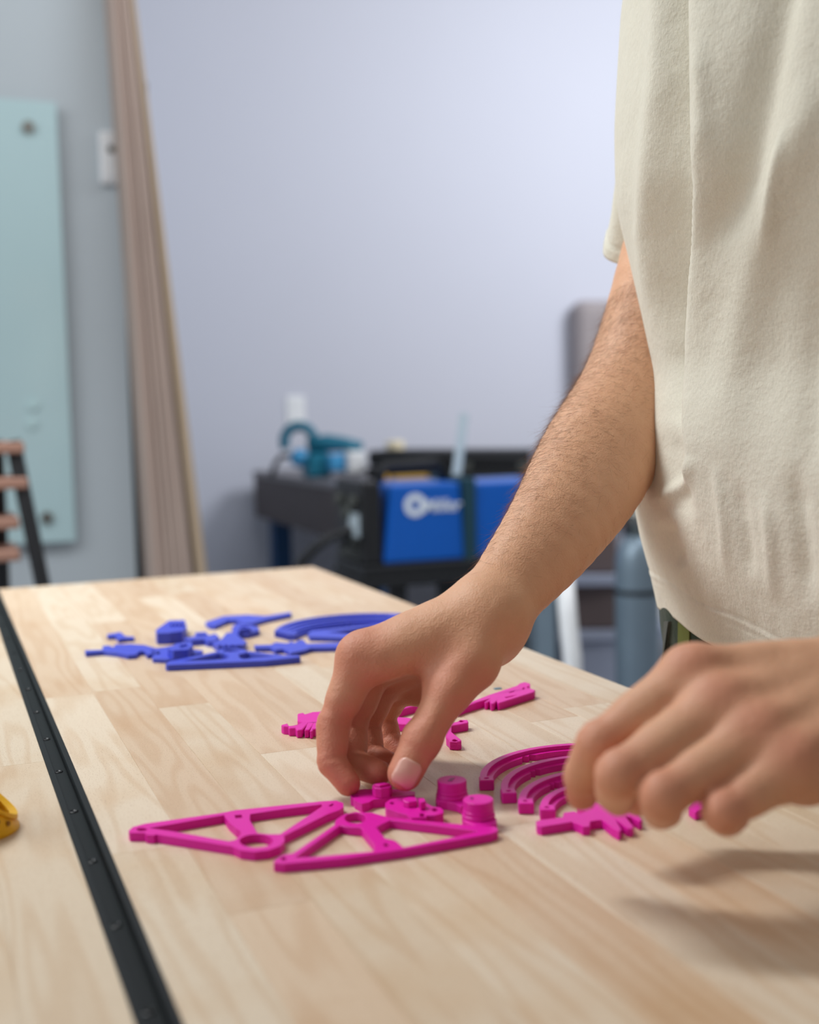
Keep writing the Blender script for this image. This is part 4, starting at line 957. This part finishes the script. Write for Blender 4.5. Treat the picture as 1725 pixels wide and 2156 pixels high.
MB().box((xc+.003, Y_LEFT+.012, 0), (xc+.085, Y_LEFT+.03, 2.0)).build('gap_shade_panel', 'blackp', label='added dark panel painting the shade in the gap behind the leaning boards', cat='panel')  # added black sheet, stands for the shade in the alcove gap

# ladder shelf at the left edge
ld = 2.35
root = empty('ladder_shelf', D(0, 1240, ld)*v3(1,1,0), 'black steel ladder shelf with reddish wooden treads by the glass board', 'shelf')
A_, B_ = D(28, 950, ld), D(90, 1245, ld); dirr = (B_ - A_)/(A_[2] - B_[2])
for o_ in (0.0, -.36):
    for s_ in (1, -1):
        top = A_ + v3(o_ - (0 if s_ > 0 else .0), 0, .02) ; bot = A_ + dirr*A_[2]*s_*(1 if o_ == 0 else 1) + v3(o_, 0, 0)
        if s_ < 0: top = top + v3(-.03, .04, 0); bot = np.array([A_[0] + o_ - .02, A_[1] + .30, 0])
        bot[2] = 0.0
        MB().tube([bot, top], .015, 8).build('leg', 'blackp', root)
for (px, py, ww) in ((50, 942, .30), (58, 1016, .32), (40, 1100, .34), (42, 1167, .36)):
    e = D(px, py, ld); bevel(MB().box((e[0]-.44, e[1]-.02, e[2]-.011), (e[0], e[1]+.14, e[2]+.011)).build('tread', 'tread', root), .003)

# work table by the back wall
c0 = PY(537, 992, 4.86); zt_ = c0[2]; bx0 = c0[0]; by1 = 4.90
by0 = PXp(742, 1100, bx0)[1]; bx1 = bx0 + 1.9
hgt = zt_ - PY(541, 1088, 4.86)[2]
wt = empty('work_table', (bx0 + .9, (by0+by1)/2, 0), 'grey topped work table with dark plank apron on blue steel legs', 'table')
bevel(MB().box((bx0, by0, zt_-.022), (bx1, by1, zt_)).build('tabletop', 'benchtop', wt), .003)
for nm, lo, hi in (('apron', (bx0+.004, by0+.01, zt_-hgt), (bx0+.03, by1-.01, zt_-.023)), ('apron', (bx0+.03, by0+.01, zt_-hgt), (bx1-.03, by0+.036, zt_-.023)), ('apron', (bx1-.03, by0+.01, zt_-hgt), (bx1-.004, by1-.01, zt_-.023)), ('apron', (bx0+.03, by1-.036, zt_-hgt), (bx1-.03, by1-.01, zt_-.023))):
    MB().box(lo, hi).build(nm, 'dkwood', wt)
for lx_ in (bx0+.05, bx1-.13):
    for ly_ in (by0+.04, by1-.13):
        bevel(MB().box((lx_, ly_, 0), (lx_+.075, ly_+.075, zt_-.05)).build('leg', 'benchblue', wt), .003)
def onb(px, py): # point on the table top
    r = ray(px, py); return CAM + r*((zt_ - CAM[2])/r[2])
# power planer / band saw on the table
d = 4.45
def tbl(px, z_extra=0.0, dd=4.45):
    q = D(px, 990, dd); return np.array([q[0], q[1], zt_ + z_extra])
SC = d/F
sw = empty('band_saw', tbl(680), 'teal portable band saw with round head standing on the work table', 'power tool')
hd = tbl(632) + v3(0, 0, .135)
nrm_ = unit(-FW*v3(1,1,0))
rg = [hd + (RT*v3(1,1,0))*.056*math.cos(q) + v3(0,0,1)*.056*math.sin(q) for q in np.linspace(-.25, math.pi + .5, 16)]
MB().tube(rg, .019, 10).build('wheel_guard', 'teal', sw, True)
MB().tube([hd + nrm_*.03 - v3(0,0,.062), hd - nrm_*.05 - v3(0,0,.062)], .034, 18).build('motor', 'ltblue', sw, True)
MB().tube([hd + v3(.03,-.01,-.02), tbl(690) + v3(0,0,.125), tbl(728) + v3(0,0,.120), tbl(764) + v3(0,0,.105)], [.030,.034,.026,.022], 12).build('handle', 'teal', sw, True)
bevel(MB().box(tbl(664)+v3(-.04,-.05,.0), tbl(664)+v3(.05,.05,.09)).build('foot_plate', 'teal', sw), .01)
bevel(MB().box(tbl(712)+v3(-.05,-.06,.02), tbl(712)+v3(.06,.05,.085)).build('battery', 'ltblue', sw), .01)
bevel(MB().box(tbl(737)+v3(-.03,-.07,.01), tbl(737)+v3(.04,.03,.095)).build('side_cover', 'white', sw), .01)
MB().tube([tbl(572) + v3(0,0,.006), tbl(580)+v3(0,0,.05), tbl(592)+v3(0,0,.078), tbl(612)+v3(0,0,.082)], .010, 8).build('cord', 'blackp', sw, True)
# long black case
q0 = tbl(770, 0, 4.3); q1 = tbl(1180, 0, 3.95)
cs_ = empty('tool_case', (q0+q1)/2, 'long black hard case lying across the work table', 'case')
ux = unit(q1 - q0); uy = np.cross(v3(0,0,1), ux)
def obox(P0, ux, uy, L_, Wd, z0, z1): return [P0 + v3(0,0,z0), P0 + ux*L_ + v3(0,0,z0), P0 + ux*L_ + uy*Wd + v3(0,0,z0), P0 + uy*Wd + v3(0,0,z0), P0 + v3(0,0,z1), P0 + ux*L_ + v3(0,0,z1), P0 + ux*L_ + uy*Wd + v3(0,0,z1), P0 + uy*Wd + v3(0,0,z1)]
LL = np.linalg.norm(q1 - q0)
bevel(MB().hexa(obox(q0, ux, uy, LL, .22, 0, .040)).build('case_bottom', 'blackp', cs_), .008, 2)
bevel(MB().hexa(obox(q0 + ux*.004 + uy*.004, ux, uy, LL-.008, .212, .044, .100)).build('case_lid', 'blackp', cs_), .012, 2)
for k in range(3): bevel(MB().hexa(obox(q0 + ux*(LL*(.2+.3*k)) - uy*.008, ux, uy, .05, .010, .030, .060)).build('latch', 'greytrim', cs_), .002)
# small things in front of the case
ts = [q0 + ux*t + uy*.08 for t in np.linspace(.02, LL-.05, 80)]; p = min(ts, key=lambda q: abs(proj(q + v3(0,0,.12))[0] - 832)) + v3(0,0,.1002); MB().lathe((p[0], p[1], p[2]), [(.030,0),(.034,.004),(.034,.026),(.028,.032)], 20).build('steel_cup', 'cream', label='small shiny cream lid catching the light above the blue welder', cat='lid')
# welder on its cart
aw = math.radians(20); RH_ = unit(RT*v3(1,1,0)); FH_ = unit(FW*v3(1,1,0))
sx_ = RH_*math.cos(aw) + FH_*math.sin(aw); nx_ = -FH_*math.cos(aw) + RH_*math.sin(aw)      # along the side, out of the side
P0 = D(806, 1100, 3.15); zb, ztp = D(806, 1190, 3.15)[2], D(820, 1022, 3.15)[2]
P0 = np.array([P0[0], P0[1], 0.0]); U0 = v3(0,0,1)
wd = empty('welder', P0 + sx_*.2 - nx_*.12 + v3(0,0,zb), 'blue welding machine with a white logo on its side panel', 'welder')
def wb(name, mat, u0, u1, w0, w1, z0, z1, bv_=.004, parent=None, inset=0.0):
    v = []
    for zq, ins in ((z0, 0.0), (z1, inset)):
        for uu, ww in ((u0+ins, w0), (u1-ins*.4, w0), (u1-ins*.4, w1), (u0+ins, w1)): v.append(P0 + sx_*uu - nx_*ww + U0*zq)
    return bevel(MB().hexa(v).build(name, mat, parent or wd), bv_, 2)
wb('side_panel', 'welder', 0.0, .235, 0.0, .24, zb, ztp, .008, inset=.028)
wb('rear_panel', 'welder', .262, .50, 0.004, .236, zb, ztp-.004, .008)
wb('seam_strap', 'strap', .230, .266, -.006, .246, zb-.004, ztp+.01, .003)
wb('base_plate', 'blackp', -.06, .52, -.01, .25, zb-.035, zb, .004)
fp = wb('front_panel', 'blackp', -.055, -.004, -.004, .244, zb, ztp+.012, .008)
for k in range(3):
    c_ = P0 - sx_*.056 - nx_*(.06+.06*k) + U0*(ztp - .045 - .03*(k == 1)); MB().tube([c_, c_ - sx_*.016], .018, 14).build('dial', 'greytrim', fp)
wb('decal', 'acrylic', -.058, -.054, .03, .12, zb+.07, ztp-.075, .001, parent=fp)
for k in range(6): wb('vent_slat', 'greytrim', -.059, -.053, .03, .20, zb+.012+.011*k, zb+.017+.011*k, .0008, parent=fp)
hp = [P0 + sx_*.03 - nx_*.12 + U0*(ztp), P0 + sx_*.05 - nx_*.12 + U0*(ztp+.045), P0 + sx_*.20 - nx_*.12 + U0*(ztp+.050), P0 + sx_*.23 - nx_*.12 + U0*(ztp)]
MB().tube(hp, .014, 10).build('carry_handle', 'blackp', wd, True)
wb('warning_decal', 'red', .37, .42, -.001, .004, zb+.10, zb+.135, .0005)
# logo: ring emblem and lettering on the side panel (outward face is +nx)
def onp(u, z, o_=.0016): return P0 + sx_*u + nx_*o_ + U0*z
lc = (.092, zb + (ztp - zb)*.735); lr = .031
lg = MB(); n = 36; V = []; Fc = []
for k in range(n):
    a = 2*math.pi*k/n
    for r in (lr, lr*.42): V.append(onp(lc[0] + r*math.cos(a), lc[1] + r*math.sin(a)))
for k in range(n): Fc.append((2*k, 2*((k+1) % n), 2*((k+1) % n)+1, 2*k+1))
lg.add(V, Fc).build('logo_ring', 'logo', wd)
tx = bpy.data.curves.new('logo_lettering', 'FONT'); tx.body = 'Miller'; tx.size = .046; tx.shear = 0.25; tx.extrude = .0006; tx.offset = .0008
txo = bpy.data.objects.new('logo_tmp', tx); COL.objects.link(txo); bpy.context.view_layer.update()
tm = bpy.data.meshes.new_from_object(txo.evaluated_get(bpy.context.evaluated_depsgraph_get())); bpy.data.objects.remove(txo)
tv_ = [onp(lc[0] + lr*.72 + v.co.x, lc[1] - .019 + v.co.y, .0018 + v.co.z) for v in tm.vertices]
link('logo_lettering', tv_, [tuple(p.vertices) for p in tm.polygons], 'logo', wd)
bpy.data.meshes.remove(tm)
# cart under it
ct = empty('welder_cart', P0 + sx_*.22 - nx_*.12, 'black steel cart carrying the blue welder', 'cart')
wb('shelf', 'blackp', -.07, .53, -.015, .26, zb-.060, zb-.036, .003, parent=ct)
for u_, w_ in ((.02,.0),(.16,.0),(.30,.0),(.02,.22),(.30,.22),(.47,.0),(.47,.22)):
    wb('leg', 'blackp', u_, u_+.045, w_, w_+.03, 0.03, zb-.060, .003, parent=ct)
wb('bottom_tray', 'blackp', -.07, .53, -.015, .26, .04, .065, .003, parent=ct)
# cable at the front of the welder
q = D(700, 1130, 3.2)
MB().tube([P0 - sx_*.078 - nx_*.1 + U0*(zb+.05), D(735,1118,3.1), D(700,1128,3.1), D(668,1150,3.12), D(640,1178,3.12), D(615,1230,3.15), D(600,1300,3.2)], .013, 10).build('welding_cable', 'blackp', smooth=True, label='thick black welding cable drooping from the welder front', cat='cable')
# items standing on the welder and table
V8 = [D(952,1000,3.3), D(970,1000,3.3), D(972,1000,3.42), D(954,1000,3.42), D(968,868,3.3), D(986,872,3.3), D(988,872,3.42), D(970,870,3.42)]
MB().hexa(V8).build('acrylic_sheet', 'acrylic', label='pale acrylic sheet standing on edge behind the welder', cat='sheet')
p = onb(865, 1020); MB().box((p[0]-.06, p[1]-.02, zt_), (p[0]+.055, p[1]+.02, zt_+.03)).build('yellow_box', 'gold', label='small yellow box lying behind the welder handle', cat='box')
p = onb(806, 1018); MB().box((p[0]-.014, p[1]-.02, zt_), (p[0]+.018, p[1]+.02, zt_+.03)).build('orange_box', 'gold', label='tiny amber box beside the welder front', cat='box')
# soft-edged taupe box on the wall behind the arm
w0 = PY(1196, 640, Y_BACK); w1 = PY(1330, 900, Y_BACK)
wbox = empty('wall_box', (w0[0]+.15, Y_BACK, w1[2]), 'taupe soft-edged box on the lavender wall behind the arm', 'cabinet')
bevel(MB().box((w0[0]-.01, Y_BACK-.13, w1[2]), (w1[0]+.15, Y_BACK, w0[2]+.01)).build('case', 'wallbox', wbox), .055, 5)
bevel(MB().box((w0[0]+.07, Y_BACK-.136, w1[2]+.06), (w1[0]+.07, Y_BACK-.128, w0[2]-.06)).build('front_plate', 'wallbox', wbox), .003)
# gas cylinder and cartons right of the arm
p = D(1342, 1300, 3.0); r_ = .055; zc = D(1342, 1172, 3.0)[2]; zcap = D(1342, 1098, 3.0)[2]
gc = empty('gas_cylinder', (p[0], p[1], 0), 'grey steel gas cylinder standing between arm and t-shirt', 'gas cylinder')
MB().lathe((p[0], p[1], 0), [(r_*.9,0),(r_,.01),(r_,zc-.03),(r_*.97,zc),(r_*.82,zc+.03),(r_*.45,zc+.055)], 28).build('body', 'galv', gc, True)
MB().lathe((p[0], p[1], zc+.05), [(.022,0),(.022,zcap-zc-.05),(.030,zcap-zc-.045),(.030,zcap-zc-.02),(.012,zcap-zc-.01)], 16).build('valve', 'steel', gc, True)
MB().lathe((p[0], p[1], zc-.09), [(r_*1.02,0),(r_*1.02,.012)], 28).build('band', 'blackp', gc)
def cart(px0, px1, py0, py1, dd, mat, name, label, cat, thick=.25, to_floor=False, zf=None):
    a = D(px0, py0, dd); b_ = D(px1, py1, dd); z0 = 0 if to_floor else (b_[2] if zf is None else zf)
    v = [v3(a[0],a[1],z0), v3(b_[0],b_[1],z0), v3(b_[0],b_[1],z0)+FH_*thick, v3(a[0],a[1],z0)+FH_*thick]
    v = v + [q_*v3(1,1,0) + U0*a[2] for q_ in v]
    return bevel(MB().hexa(v).build(name, mat, label=label, cat=cat), .006)
st = empty('stock_rack', D(1260, 1345, 3.75)*v3(1,1,0), 'pale steel stock rack holding cartons behind the gas cylinder', 'rack')
for px in (1140, 1420):
    q_ = D(px, 1300, 3.75); MB().box((q_[0]-.02, q_[1]-.02, 0), (q_[0]+.02, q_[1]+.02, .95)).build('post', 'palegrey', st)
za, zb_ = D(1260, 1212, 3.75)[2], D(1260, 1330, 3.75)[2]
for zq in (za, zb_, zb_-.28):
    a = D(1140, 1300, 3.75); b_ = D(1420, 1300, 3.75)
    v = [v3(a[0],a[1],zq-.03), v3(b_[0],b_[1],zq-.03), v3(b_[0],b_[1],zq-.03)+FH_*.35, v3(a[0],a[1],zq-.03)+FH_*.35]; v += [q_ + U0*.03 for q_ in v]
    MB().hexa(v).build('shelf', 'palegrey', st)
cart(1215, 1300, 1128, 1210, 3.78, 'carton', 'carton', 'brown carton on the upper shelf of the stock rack', 'carton', zf=za+.001)
cart(1205, 1298, 1232, 1328, 3.78, 'carton', 'carton', 'brown carton on the middle shelf of the stock rack', 'carton', zf=zb_+.001)
cart(1195, 1310, 1350, 1430, 3.78, 'palegrey', 'bin', 'pale blue grey bin on the lower shelf of the stock rack', 'bin', zf=zb_-.279)
MB().tube([D(1218,1420,2.7)*v3(1,1,0), D(1205,1380,2.7), D(1196,1300,2.72), D(1188,1200,2.75)], .021, 12).build('white_pipe', 'white', smooth=True, label='white plastic pipe leaning below the forearm', cat='pipe')
cart(1128, 1172, 1240, 1380, 2.95, 'galv', 'steel_box', 'grey steel box on the floor under the forearm', 'box', .2, True)

for o in bpy.data.objects:
    if 'o' in o.keys(): del o['o']
